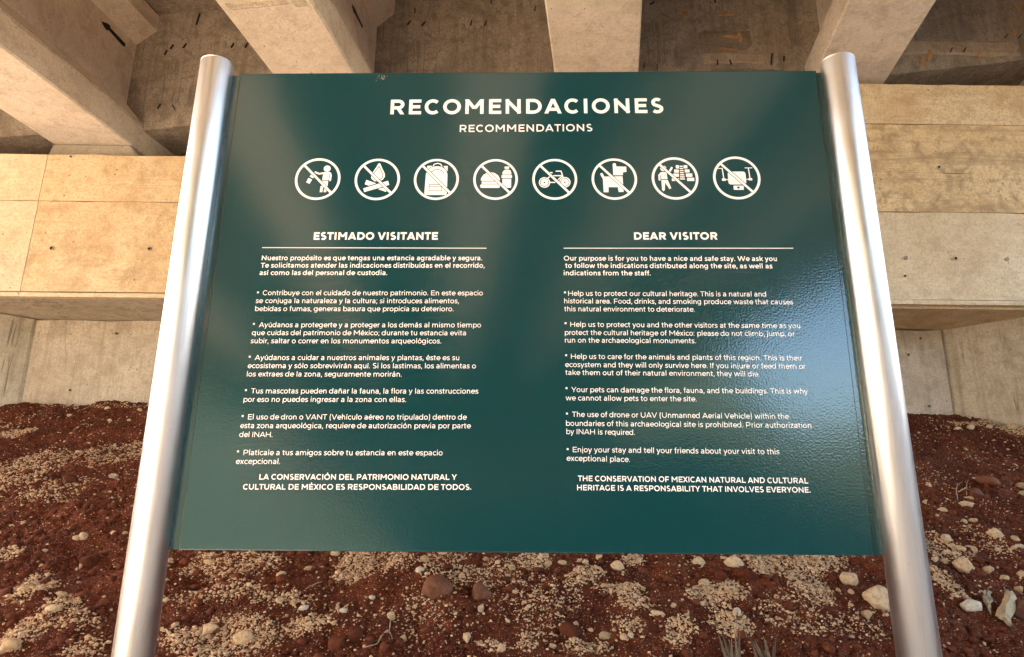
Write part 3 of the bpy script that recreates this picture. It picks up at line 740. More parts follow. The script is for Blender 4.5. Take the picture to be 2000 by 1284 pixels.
slope = grid_obj("soil_slope", np.arange(-4.7, 4.9, 0.0135), np.arange(2.35, 5.62, 0.0135),
                 lambda x, y: slope_h(y) + micro_h(x, y, patch_density(x, y)), M['soil'],
                 {"pale": lambda x, y: patch_density(x, y)})
tag(slope, kind='structure')


def axis(lims, steps):
    out = []
    for (a, b), s in zip(lims, steps):
        out.append(np.arange(a, b, s))
    return np.unique(np.round(np.concatenate(out), 3))


def sst(a, b, x):
    t = np.clip((x - a) / (b - a), 0, 1)
    return t * t * (3 - 2 * t)


def ground_h(x, y):
    h = np.clip(0.5 * (y - 0.9), 0, 4.0) + np.clip(0.5 * (-17.5 - y), 0, 4.0)
    out = sst(60, 140, np.hypot(x, y))
    hill = 4 + 16 * fbm(x / 60 + 3, y / 60, 3, 77)
    inside = (x > -4.72) & (x < 4.9) & (y > 2.3) & (y < 5.7)
    h = h * (1 - out * 0.4) + hill * out + (fbm(x * 0.6, y * 0.6, 3, 55) - 0.5) * 0.10
    sky_block_bank = 10.5 * sst(22.5, 31, -y) * (1 - sst(9, 15, x)) * (1 - sst(60, 90, -x))  # added bank behind the camera, keeps sky out of the board's reflection
    return np.maximum(h, sky_block_bank) - np.where(inside, 0.14, 0.0)


gx = axis([(-600, -60), (-60, -12), (-12, 12), (12, 60), (60, 620)], [30, 4, 0.3, 4, 30])
gy = axis([(-600, -60), (-60, -26), (-26, 10), (10, 60), (60, 620)], [30, 4, 0.35, 4, 30])
ground = grid_obj("ground", gx, gy, ground_h, M['ground'],
                  {"red": lambda x, y: sst(1.2, 2.2, y) * (1 - sst(4.9, 5.6, np.abs(x))) * 0.95,
                   "green": lambda x, y: np.maximum(sst(45, 110, np.hypot(x, y)) * 0.9, sst(7, 12, -y) * 0.92)})
tag(ground, kind='structure')

# ------------------------------------------------------------------ abutment
def profile_pts():
    return None


ab = empty("bridge_abutment", (0, 4.8, 2.0), "tan concrete bridge abutment whose stepped cap and recessed wall stand behind the signboard", "abutment")
def ab_box(name, lo, hi, mat, bev=0.004):
    o = box_obj(name, (lo[0], lo[1] - 4.8, lo[2] - 2.0), (hi[0], hi[1] - 4.8, hi[2] - 2.0), mat, ab, bev)
    return o


def fix_space(o, off=(0, 4.8, 2.0)):
    return o


steps = [(-7.2, -4.6, 3.93), (-4.6, -0.5, 4.14), (-0.5, 1.3, 4.5), (1.3, 4.5, 4.857), (4.5, 8.6, 5.05)]
for i, (x0, x1, zt) in enumerate(steps):
    ab_box("cap_core", (x0 + 0.002, 4.86, 2.985), (x1 - 0.002, 6.55, zt - 0.004), M['cap'], 0.0)
# poured courses on the cap face, each its own slab face with a joint between
courses = [
    (-7.2, -4.602, 2.98, 3.745, 'cap_pale'), (-7.2, -4.602, 3.745, 3.93, 'cap_pale'),
    (-4.6, -3.629, 3.02, 3.745, 'cap_pale'), (-4.6, -3.629, 3.745, 4.14, 'cap_pale'),
    (-3.625, -0.502, 3.02, 3.745, 'cap'), (-3.625, -0.502, 3.745, 4.14, 'cap'),
    (-0.498, 1.298, 3.0, 3.738, 'cap'), (-0.498, 1.298, 3.738, 4.5, 'cap'),
    (1.302, 4.498, 3.035, 3.737, 'cap_pale'), (1.302, 4.498, 3.737, 4.068, 'cap_stained'),
    (1.302, 4.498, 4.068, 4.492, 'cap_stained'), (1.302, 4.498, 4.492, 4.855, 'cap'),
    (4.502, 8.6, 3.0, 4.07, 'cap'), (4.502, 8.6, 4.07, 5.05, 'cap')]


def rough_slab(name, lo, hi, mat, parent, jitter=0.004, bev=0.003, cell=0.12):
    """slab whose front face is slightly uneven and whose edges are nibbled"""
    nx = max(2, int((hi[0] - lo[0]) / cell)); nz = max(2, int((hi[2] - lo[2]) / cell))
    xs = np.linspace(lo[0], hi[0], nx + 1); zs = np.linspace(lo[2], hi[2], nz + 1)
    bm = bmesh.new()
    X, Zz = np.meshgrid(xs, zs)
    dyv = (fbm(X * 2.5 + lo[2] * 7, Zz * 2.5, 3, 91) - 0.5) * jitter * 1.6
    gv = []
    for j in range(nz + 1):
        row = []
        for i in range(nx + 1):
            e = 0.0
            zz = Zz[j, i]; xx = X[j, i]
            if j == nz: zz += (random.random() - 0.75) * jitter * 1.3; e = bev
            if j == 0: e = bev
            if i in (0, nx): e = bev
            row.append(bm.verts.new((xx, lo[1] + dyv[j, i] + e, zz)))
        gv.append(row)
    for j in range(nz):
        for i in range(nx):
            bm.faces.new((gv[j][i], gv[j][i + 1], gv[j + 1][i + 1], gv[j + 1][i]))
    border = [gv[0][i] for i in range(nx + 1)] + [gv[j][nx] for j in range(1, nz + 1)] + \
             [gv[nz][i] for i in range(nx - 1, -1, -1)] + [gv[j][0] for j in range(nz - 1, 0, -1)]
    back = [bm.verts.new((v.co.x, hi[1], v.co.z)) for v in border]
    n = len(border)
    for i in range(n):
        bm.faces.new((border[i], back[i], back[(i + 1) % n], border[(i + 1) % n]))
    bm.faces.new(list(reversed(back)))
    return bm_obj(name, bm, mat, parent)


for x0, x1, z0, z1, mk in courses:
    pr = (random.random() - 0.5) * 0.004
    rough_slab("cap_course", (x0, -0.0 + pr, z0 + 0.002 - 2), (x1, 0.058, z1 - 0.002 - 2), M[mk], ab, 0.006)
for x0, x1 in ((-7.2, -3.629), (-3.625, -0.5), (-0.49, 1.3), (1.302, 2.955), (2.958, 8.6)):
    zb = 2.98 if x0 < 0 else 3.0
    rough_slab("drip_edge", (x0, -0.004, zb - 2), (x1, 0.056, zb + 0.034 - 2), M['cap_pale'], ab, 0.003, 0.004, 0.15)
# soffit of the overhanging cap
for x0, x1, zb in ((-7.2, -0.5, 2.984), (-0.496, 8.6, 3.004)):
    ab_box("cap_soffit", (x0, 4.862, zb), (x1, 5.9, zb + 0.03), M['wing'], 0.0)

# recessed wall and the two splayed wing walls (polygon prisms)
def wall_prism(name, pts, z0, z1, mat):
    a = [(x, y - 4.8, z0 - 2) for x, y in pts]; b = [(x, y - 4.8, z1 - 2) for x, y in pts]
    return prism_obj(name, a, b, mat, ab)


rough_slab("recessed_wall", (-3.93, 0.65, 1.7 - 2), (3.54, 0.95, 2.979 - 2), M['wall'], ab, 0.01, 0.0, 0.2)
wall_prism("wing_wall", [(-3.935, 5.42), (-3.80, 5.75), (-5.6, 5.75), (-5.6, 4.3), (-5.1, 4.26)], -0.3, 2.976, M['wing'])
wall_prism("wing_wall", [(3.54, 5.50), (4.42, 4.50), (5.6, 4.55), (5.6, 5.8), (3.60, 5.8)], -0.3, 2.996, M['wing'])
ab_box("back_wall", (-7.2, 6.3, 3.9), (8.6, 6.6, 6.9), M['diaphragm'], 0.0)

def tie_hole(x, y, z, r, parent, off, deep=True):
    """a form-tie hole: raised mortar lip round a dark pit"""
    bm = bmesh.new()
    n = 14
    rings = [(r * 1.35, 0.001), (r * 1.1, -0.006), (r * 0.85, -0.004), (r * 0.6, 0.003 if deep else -0.003)]
    vs = []
    for k, (rr, yy) in enumerate(rings):
        row = []
        for i in range(n):
            a = i * 2 * math.pi / n
            j = 1 + (random.random() - 0.5) * 0.25
            row.append(bm.verts.new((x - off[0] + math.cos(a) * rr * j, y - off[1] + yy, z - off[2] + math.sin(a) * rr * j)))
        vs.append(row)
    for k in range(3):
        for i in range(n):
            f = bm.faces.new((vs[k][i], vs[k][(i + 1) % n], vs[k + 1][(i + 1) % n], vs[k + 1][i]))
            f.material_index = 1 if k >= 2 and deep else 0
    f = bm.faces.new(vs[3]); f.material_index = 1 if deep else 0
    return bm_obj("tie_hole", bm, [M['pedestal'], M['dark']], parent)


for i, (x, z) in enumerate(CAP_TIES):
    tie_hole(x, 4.792, z, 0.008 if i in (7, 2) else 0.011, ab, (0, 4.8, 2.0), deep=(i not in (5, 6)))
for x, z in WALL_TIES:
    tie_hole(x, 5.440, z, 0.009, ab, (0, 4.8, 2.0))

# ------------------------------------------------------------------ girders, deck, diaphragms
GIRDERS = [  # centre t, soffit z, half width of the bottom flange
    (-6.2, 4.12, 0.31, "left edge concrete girder just outside the big arrow girder"),
    (-4.115, 4.33, 0.315, "wide low concrete girder at the left edge with the large black arrow on its web"),
    (-2.075, 4.54, 0.300, "concrete girder with a smaller black arrow, above the board top left of centre"),
    (-0.05, 4.76, 0.320, "straight-on pale concrete girder above the title of the board, no arrow"),
    (2.02, 4.98, 0.305, "concrete girder running up behind the right metal post top"),
    (4.10, 5.19, 0.31, "concrete girder at the far right frame edge above the cap"),
    (6.14, 5.39, 0.31, "outermost girder, added beyond the right frame edge to block reflected sky")]  # unseen outer girder added to lower the sky reflected in the board


def deck_z(t):
    return 6.04 + 0.1 * t


girder_obj = []
for gi, (t, zb, hw, lab) in enumerate(GIRDERS):
    root = empty("bridge_girder", (DX * 4 + PX * t, DY * 4 + PY * t, zb), lab, "bridge girder",
                 "concrete girders side by side under the bridge deck")
    top = deck_z(t) - 0.003 - zb
    wt = 0.14
    prof = [(-hw + 0.012, 0), (hw - 0.012, 0), (hw, 0.012), (hw, 0.235), (wt, 0.44), (wt, top - 0.28), (hw - 0.02, top - 0.14), (hw - 0.02, top - hw * 0.1),
            (-hw + 0.02, top - hw * 0.1 - 0.0), (-hw + 0.02, top - 0.14), (-wt, top - 0.28), (-wt, 0.44), (-hw, 0.235), (-hw, 0.012)]
    # cross-section follows the cross slope at the top
    prof = [(a, b if b < top - 0.05 else top - 0.02 + a * 0.1) for a, b in prof]

    def gpt(a, s, z):
        return (DX * (s - 4) + PX * a, DY * (s - 4) + PY * a, z)
    s0, s1 = -22.2, (5.75 * 1 - PY * t) / DY
    rings = []
    ss = [s0, -15, -9, -5, -2, 0, 1, 2, 2.5, 3, 3.5, 4, 4.5, 5, s1]
    bm = bmesh.new()
    for s in ss:
        rings.append([bm.verts.new(gpt(a, s, b)) for a, b in prof])
    n = len(prof)
    for r0, r1 in zip(rings, rings[1:]):
        for i in range(n):
            bm.faces.new((r0[i], r0[(i + 1) % n], r1[(i + 1) % n], r1[i]))
    bm.faces.new(rings[0]); bm.faces.new(list(reversed(rings[-1])))
    bm_obj("beam", bm, M['soffit'], root)
    # cement-paste drip bead along the top edge of the bottom flange
    if gi in (1, 2):
        vs = []; fs = []
        rr = random.Random(gi)
        sl = np.arange(1.0, 5.0, 0.035)
        for k, s in enumerate(sl):
            wdn = 0.012 + 0.02 * float(vnoise(np.array([s * 6.0]), np.array([gi * 3.0]), 3)[0]) ** 2
            vs += [gpt(hw - 0.012, s, 0.258), gpt(hw + 0.0025, s, 0.238), gpt(hw + 0.004, s, 0.235 - wdn), gpt(hw - 0.001, s, 0.233 - wdn - 0.004)]
            if k:
                a = 4 * (k - 1)
                for q in range(3):
                    fs.append((a + q, a + q + 1, a + q + 5, a + q + 4))
        mesh_obj("paste_bead", vs, fs, M['wall'], root)
    girder_obj.append(root)


def painted(name, pts, t, root, t_root, zb):
    vs = []
    for s, z in pts:
        a = t - t_root
        vs.append((DX * (s - 4) + PX * a, DY * (s - 4) + PY * a, z - zb))
    return mesh_obj(name, vs, [list(range(len(vs)))], M['black_paint'], root)


painted("painted_arrow", ARROW_A, -3.973, girder_obj[1], -4.115, 4.33)
painted("painted_arrow", ARROW_B, -1.933, girder_obj[2], -2.075, 4.54)

# rough board marks and pin holes cast into two of the soffits
def soffit_mark(root, t_root, zb, quad, mat, name, nn=5):
    bm = bmesh.new()
    (a0, s0_), (a1, s1_) = quad
    V = []
    for i in range(nn + 1):
        row = []
        for j in range(nn * 2 + 1):
            a = a0 + (a1 - a0) * j / (nn * 2); s = s0_ + (s1_ - s0_) * i / nn
            ed = 0.0 if (i in (0, nn) or j in (0, nn * 2)) else -0.003 - 0.002 * random.random()
            if i in (0, nn): s += (random.random() - .5) * 0.012
            row.append(bm.verts.new((DX * (s - 4) + PX * a, DY * (s - 4) + PY * a, ed + 0.001)))
        V.append(row)
    for i in range(nn):
        for j in range(nn * 2):
            bm.faces.new((V[i][j], V[i][j + 1], V[i + 1][j + 1], V[i + 1][j]))
    return bm_obj(name, bm, mat, root)


for q in (((-0.27, 3.16), (0.262, 3.27)), ((-0.262, 3.30), (0.16, 3.37)), ((-0.27, 3.02), (0.26, 3.13)), ((0.17, 3.30), (0.265, 3.40))):
    soffit_mark(girder_obj[2], -2.075, 4.54, q, M['wall'], "board_mark")
for i in range(34):
    sd_ = -1 if i % 2 else 1
    a = sd_ * (0.285 + random.gauss(0, 0.004)); s = 3.0 + (i // 2) * 0.125 + random.gauss(0, 0.01)
    r_ = random.uniform(0.0025, 0.006)
    vs = [(DX * (s - 4) + PX * a + r_ * math.cos(k), DY * (s - 4) + PY * a + r_ * 1.2 * math.sin(k), -0.0006) for k in (0, 1, 2.1, 3.2, 4.2, 5.3)]
    mesh_obj("pin_hole", vs, [tuple(range(6))], M['pedestal'] if i % 3 else M['nail'], girder_obj[3])

# deck slab
dk = empty("bridge_deck", (0, 0, 6.0), "sloping concrete bridge deck slab carried on the girders overhead", "bridge deck")
vs = []
for s in (-24, 6.4):
    for t in (-7.4, 7.0):  # right edge widened with the added girder, trims the reflected sky
        for dz in (0, 0.22):
            vs.append((DX * s + PX * t, DY * s + PY * t, deck_z(t) + dz - 6.0))
mesh_obj("slab", vs, [(0, 1, 3, 2), (4, 6, 7, 5), (0, 4, 5, 1), (2, 3, 7, 6), (0, 2, 6, 4), (1, 5, 7, 3)], M['diaphragm'], dk)
for t in (-7.25, 6.85):
    vs = []
    for s in (-24, 6.4):
        for dt in (-0.12, 0.12):
            for dz in (0.225, 1.05):
                vs.append((DX * s + PX * (t + dt), DY * s + PY * (t + dt), deck_z(t) + dz - 6.0))
    mesh_obj("parapet", vs, [(0, 1, 3, 2), (4, 6, 7, 5), (0, 4, 5, 1), (2, 3, 7, 6), (0, 2, 6, 4), (1, 5, 7, 3)], M['soffit'], dk)

# end diaphragms between girders
def x_at(t, y):        # world x of the line t at depth y
    return t * PX + (y - t * PY) / DY * DX


dia_lab = [
           "short cracked diaphragm wall left of the big arrow girder",
           "dark brown diaphragm wall between the two girders with black arrows",
           "dark brown diaphragm wall above the board between the small arrow girder and the middle girder",
           "patchy diaphragm wall with orange wood smears, between the middle girder and the right post",
           "diaphragm wall with splintered orange wood bits, upper right beyond the right post girder",
           "outermost diaphragm wall joining the added girder past the right frame edge"]
dia_objs = []
for i in range(6):
    t0, t1 = GIRDERS[i][0] + 0.10, GIRDERS[i + 1][0] - 0.10
    x0, x1 = x_at(t0, 5.08), x_at(t1, 5.08)
    if i == 0: zf = lambda x: 4.455 + 0.10 * (x + 4.1)
    elif i == 1: zf = lambda x: 4.527 + 0.134 * (x + 3.05)
    elif i == 4: zf = lambda x: 5.14 + 0.141 * (x - 3.23)
    else: zf = lambda x: 4.86 + 0.11 * x
    root = empty("end_diaphragm", ((x0 + x1) / 2, 5.08, zf((x0 + x1) / 2)), dia_lab[i], "diaphragm wall",
                 "end diaphragm walls between the girders")
    ox, oz = root.location.x, root.location.z
    ncol = 14
    bm = bmesh.new()
    xs = np.linspace(x0, x1, ncol + 1)
    rows = []
    nz = 10
    for k, x in enumerate(xs):
        zb = zf(x); zt = deck_z((x - 0.73) * 0.989) - 0.004
        col = []
        for j in range(nz + 1):
            z = zb + (zt - zb) * j / nz
            w = (float(fbm(np.array([x * 1.7]), np.array([z * 2.3]), 3, 61)[0]) - 0.5) * 0.012
            if j == 0: z += (random.random() - .5) * 0.006
            col.append((x - ox, w, z - oz))
        rows.append(col)
    F = [[bm.verts.new(p) for p in col] for col in rows]
    B = [[bm.verts.new((p[0], 0.42, p[2])) for p in col] for col in rows]
    for k in range(ncol):
        for j in range(nz):
            bm.faces.new((F[k][j], F[k + 1][j], F[k + 1][j + 1], F[k][j + 1]))
            bm.faces.new((B[k][j], B[k][j + 1], B[k + 1][j + 1], B[k + 1][j]))
        bm.faces.new((F[k][0], B[k][0], B[k + 1][0], F[k + 1][0]))
        bm.faces.new((F[k][nz], F[k + 1][nz], B[k + 1][nz], B[k][nz]))
    bm_obj("formed_face", bm, M['diaphragm'], root)
    dia_objs.append((root, x0, x1))


def dia_parent(x):
    for r, a, b in dia_objs:
        if a <= x <= b: return r
    return dia_objs[1][0]


# formwork panel patches, slightly proud, on the right-hand bays
def form_patch(x0, x1, z0, z1, mat, proud):
    r = dia_parent((x0 + x1) / 2); o = r.location
    bm = bmesh.new()
    nx, nz = 8, 5
    def P(i, j):
        x = x0 + (x1 - x0) * i / nx; z = z0 + (z1 - z0) * j / nz
        if i in (0, nx): x += (random.random() - .5) * 0.02
        if j in (0, nz): z += (random.random() - .5) * 0.02
        ed = 0.012 if (i in (0, nx) or j in (0, nz)) else 0.0
        return (x - o.x, -proud - 0.006 + ed + (random.random() - .5) * 0.002, z - o.z)
    V = [[bm.verts.new(P(i, j)) for j in range(nz + 1)] for i in range(nx + 1)]
    for i in range(nx):
        for j in range(nz):
            bm.faces.new((V[i][j], V[i + 1][j], V[i + 1][j + 1], V[i][j + 1]))
    return bm_obj("form_panel_mark", bm, mat, r)


M['dia_grey'] = concrete("grey_formed_concrete", (0.20, 0.148, 0.10), (0.235, 0.178, 0.125), (0.09, 0.062, 0.038), dirt_amt=0.5, seed=15.0, streak=0.2, bump=0.3, fine=0.6)
M['dia_pale'] = concrete("pale_formed_concrete", (0.33, 0.245, 0.165), (0.38, 0.29, 0.20), (0.14, 0.098, 0.06), dirt_amt=0.6, seed=17.0, streak=0.3, bump=0.35, rust=(0.36, 0.2, 0.09), rust_amt=0.4)
form_patch(1.58, 2.05, 5.36, 5.56, M['dia_grey'], 0.004)
form_patch(1.62, 2.28, 4.86, 5.20, M['dia_grey'], 0.004)
form_patch(1.60, 2.20, 5.22, 5.35, M['dia_pale'], 0.003)
form_patch(0.95, 1.56, 4.98, 5.14, M['dia_pale'], 0.003)
form_patch(-2.55, -2.05, 4.66, 4.86, M['dia_pale'], 0.003)
form_patch(3.25, 4.35, 5.33, 5.50, M['dia_pale'], 0.003)

for x, z, a in DIA_NAILS:
    r = dia_parent(x); o = r.location
    L = 0.022 if abs(a) != 8 else 0.055
    w = 0.0035
    an = math.radians(a)
    dx, dz = math.sin(an), math.cos(an)
    bm = bmesh.new()
    vs = [(-w, -L), (w, -L), (w, L), (-w, L)]
    vs = [(u * dz + v * dx, -u * dx + v * dz) for u, v in vs]
    A = [bm.verts.new((x - o.x + u, -0.006, z - o.z + v)) for u, v in vs]
    B = [bm.verts.new((x - o.x + u * 1.2, -0.020, z - o.z + v * 1.1)) for u, v in vs]
    bm.faces.new(A); bm.faces.new(B)
    for i in range(4): bm.faces.new((A[i], A[(i + 1) % 4], B[(i + 1) % 4], B[i]))
    bm_obj("form_nail", bm, M['nail'], r)

for x, z, rx, rz, a in WOOD_BITS:
    r = dia_parent(x); o = r.location
    an = math.radians(a)
    bm = bmesh.new()
    n = 12
    cen = bm.verts.new((x - o.x, -0.014, z - o.z))
    ring = []
    for i in range(n):
        th = i * 2 * math.pi / n
        k = (0.8 + 0.35 * random.random()) / max(abs(math.cos(th)), abs(math.sin(th))) ** 0.85
        u, v = math.cos(th) * rx * k * 0.8, math.sin(th) * rz * k * 0.85
        u, v = u * math.cos(an) - v * math.sin(-an), u * math.sin(-an) + v * math.cos(an)
        ring.append(bm.verts.new((x - o.x + u, -0.006 - 0.006 * random.random(), z - o.z + v)))
    for i in range(n): bm.faces.new((cen, ring[i], ring[(i + 1) % n]))
    bm_obj("wood_splinter", bm, M['wood'], r)

# bearing pedestals on the cap: things that carry the girders
for gi, (t, zb, hw, lab) in enumerate(GIRDERS):
    xc = x_at(t, 5.2)
    ct = [s for s in steps if s[0] <= xc <= s[1]]
    zc = (ct[0][2] if ct else 3.9)
    if zb - zc < 0.03: continue
    h = zb - 0.002 - zc
    rr = empty("bearing_pedestal", (xc, 5.2, zc), "", "bearing pedestal", "bearing pedestals on the cap under each girder")
    rr["label"] = ["grey bearing pedestal under the girder beyond the left frame edge",
                   "grey concrete bearing pedestal on the cap under the big arrow girder, far left",
                   "bearing pedestal under the small arrow girder, behind the board",
                   "tall bearing pedestal under the middle girder, behind the board",
                   "low bearing pedestal under the girder at the right post",
                   "low bearing pedestal under the far right girder", "bearing pedestal under the added outermost right girder"][gi]
    a, b = (0.345, 0.285) if gi == 1 else (0.34, 0.30)
    y0, y1 = -0.225, 0.22
    bm = bmesh.new()
    bot = [(-a - 0.03, y0 - 0.02), (a + 0.08, y0 - 0.02), (a + 0.08, y1), (-a - 0.03, y1)]
    tp = [(-a, y0), (b, y0), (b, y1), (-a, y1)]
    A = [bm.verts.new((u, v, 0.001)) for u, v in bot]; B = [bm.verts.new((u, v, h)) for u, v in tp]
    bm.faces.new(A); bm.faces.new(B)
    for i in range(4): bm.faces.new((A[i], A[(i + 1) % 4], B[(i + 1) % 4], B[i]))
    bmesh.ops.recalc_face_normals(bm, faces=bm.faces)
    bevel_all(bm, 0.012)
    bm_obj("block", bm, M['pedestal'], rr)

# far abutment on the other side of the underpass (behind the camera, seen only in reflections)
fa = empty("far_abutment", (-3, -21.2, 2.0), "second concrete abutment at the other end of the span, reflected only in the board", "abutment")
box_obj("cap", (-7.5, -0.9, 0.9), (6.0, 0.9, 1.75), M['diaphragm'], fa, 0.01)
box_obj("wall", (-7.0, -0.8, -2.2), (5.5, 0.3, 0.898), M['diaphragm'], fa, 0.01)
box_obj("back_wall", (-7.5, -1.6, 1.0), (6.0, -1.2, 4.4), M['diaphragm'], fa, 0.0)

# ------------------------------------------------------------------ signboard
SY = 1.75
sign = empty("information_sign", (0, SY, 0.3), "dark teal visitor recommendations board between two round aluminium posts", "sign",
             rz=math.atan2(-0.0205, 0.9998))
Z0 = 0.3


def post_obj(u, r, ztop, lean=0.0):
    u0 = u
    bm = bmesh.new()
    n = 72
    zs = [(r, 0.0), (r, ztop - 0.006 - Z0), (r, ztop - 0.0055 - Z0), (r - 0.0012, ztop - 0.0048 - Z0), (r - 0.0012, ztop - 0.0036 - Z0)]
    rows = []
    for rr, z in zs:
        u = u0 - lean * (ztop - Z0 - z)
        rows.append([bm.verts.new((u + rr * math.cos(2 * math.pi * i / n), rr * math.sin(2 * math.pi * i / n), z)) for i in range(n)])
    for a, b in zip(rows, rows[1:]):
        for i in range(n): bm.faces.new((a[i], a[(i + 1) % n], b[(i + 1) % n], b[i]))
    bm.faces.new(rows[0]); bm.faces.new(rows[-1])
    for f in bm.faces: f.smooth = len(f.verts) == 4
    p = bm_obj("post", bm, M['alu'], sign)
    bm = bmesh.new()
    rows = []
    for rr, z in [(r - 0.0003, ztop - 0.0034 - Z0), (r + 0.0002, ztop - 0.002 - Z0), (r - 0.0005, ztop - 0.0004 - Z0), (r - 0.004, ztop + 0.0012 - Z0), (r * 0.5, ztop + 0.002 - Z0)]:
        u = u0 - lean * (ztop - Z0 - z)
        rows.append([bm.verts.new((u + rr * math.cos(2 * math.pi * i / n), rr * math.sin(2 * math.pi * i / n), z)) for i in range(n)])
    for a, b in zip(rows, rows[1:]):
        for i in range(n): bm.faces.new((a[i], a[(i + 1) % n], b[(i + 1) % n], b[i]))
    bm.faces.new(rows[0]); bm.faces.new(rows[-1])
    bm_obj("end_cap", bm, M['alu'], p, smooth=True)
    return p


post_obj(-0.8865, 0.0468, 2.775, 0.0012)
post_obj(0.9425, 0.0475, 2.780, -0.0085)

PL, PR_ = -0.8150, 0.8790          # edges of the main face
def pz(u, top): # board edges run very slightly uphill
    return (2.7475 if top else 1.4005) + 0.0048 * u


def board(name, u0, u1, y0, y1, inset, mat, parent, bev):
    A = [(u0, y0, pz(u0, 0) - Z0 + inset), (u1, y0, pz(u1, 0) - Z0 + inset), (u1, y0, pz(u1, 1) - Z0 - inset), (u0, y0, pz(u0, 1) - Z0 - inset)]
    Bk = [(a[0], y1, a[2]) for a in A]
    bm = bmesh.new()
    a = [bm.verts.new(p) for p in A]; b = [bm.verts.new(p) for p in Bk]
    bm.faces.new(a); bm.faces.new(list(reversed(b)))
    for i in range(4): bm.faces.new((a[i], b[i], b[(i + 1) % 4], a[(i + 1) % 4]))
    bmesh.ops.recalc_face_normals(bm, faces=bm.faces)
    if bev: bmesh.ops.bevel(bm, geom=list(bm.edges), offset=bev, segments=3, affect='EDGES', profile=0.5)
    return bm_obj(name, bm, mat, parent)


panel = board("panel", PL, PR_, 0.0, 0.025, 0.0, M['teal'], sign, 0.0025)
board("side_flange", PL - 0.026 - 0.045, PL - 0.0005, 0.009, 0.019, 0.001, M['teal'], sign, 0.001)
board("side_flange", PR_ + 0.0005, PR_ + 0.026 + 0.045, 0.009, 0.019, 0.001, M['teal'], sign, 0.001)
# chipped paint flecks on the top edge
for (fu, fz, n_) in ((-0.392, 2.728, 22), (-0.60, 2.738, 3)):
    bm = bmesh.new()
    for k in range(n_):
        cu, cz = fu + random.gauss(0, 0.010), fz + random.gauss(0, 0.005)
        rr = 0.0006 + 0.0016 * random.random()
        pts = [(cu + rr * math.cos(a) * random.uniform(.6, 1.3), -0.0003 - k * 2e-6, cz - Z0 + rr * math.sin(a) * random.uniform(.6, 1.3)) for a in (0, 1.2, 2.4, 3.7, 5.0)]
        bm.faces.new([bm.verts.new(p) for p in pts])
    bm_obj("paint_chip", bm, M['pedestal'], panel)

LAYER = [0]
def lay():
    LAYER[0] = (LAYER[0] + 1) % 40
    return -0.00018 - LAYER[0] * 0.000006


# lettering
STYLE = {'title': (0.150, 0.065), 'subtitle': (0.118, 0.055), 'head': (0.168, 0.0), 'close': (0.128, 0.0), 'bold': (0.111, 0.0), 'body': (0.088, 0.0)}
NAMES = {'title': 'heading', 'subtitle': 'heading', 'head': 'column_heading', 'close': 'closing_line', 'bold': 'text_line', 'body': 'text_line'}
for kind, s, u, z, w, rot, ch in LINES:
    wt, track = STYLE[kind]
    V, Fc = text_mesh(s, wt, track)
    x0, x1 = V[:, 0].min(), V[:, 0].max()
    sx = w / (x1 - x0)
    sy = (ch * 1.01) / 0.70
    Xv = (V[:, 0] - x0) * sx; Yv = V[:, 1] * sy
    c_, s_ = math.cos(rot), math.sin(rot)
    out = np.stack([u + Xv * c_ - Yv * s_, -0.0002 - V[:, 2] * 0.00001, z - Z0 + Xv * s_ + Yv * c_], -1)
    mesh_obj(NAMES[kind], out, Fc, M['print'], panel)
for u, z in BULLETS:
    q = 0.0024
    mesh_obj("bullet", [(u - q, -0.0002, z - Z0 - q), (u + q, -0.0002, z - Z0 - q), (u + q, -0.0002, z - Z0 + q), (u - q, -0.0002, z - Z0 + q)], [(0, 1, 2, 3)], M['print'], panel)
for u0, z0, u1, z1 in RULES:
    q = 0.0011
    mesh_obj("rule_line", [(u0, -0.0002, z0 - Z0 - q), (u1, -0.0002, z1 - Z0 - q), (u1, -0.0002, z1 - Z0 + q), (u0, -0.0002, z0 - Z0 + q)], [(0, 1, 2, 3)], M['print'], panel)


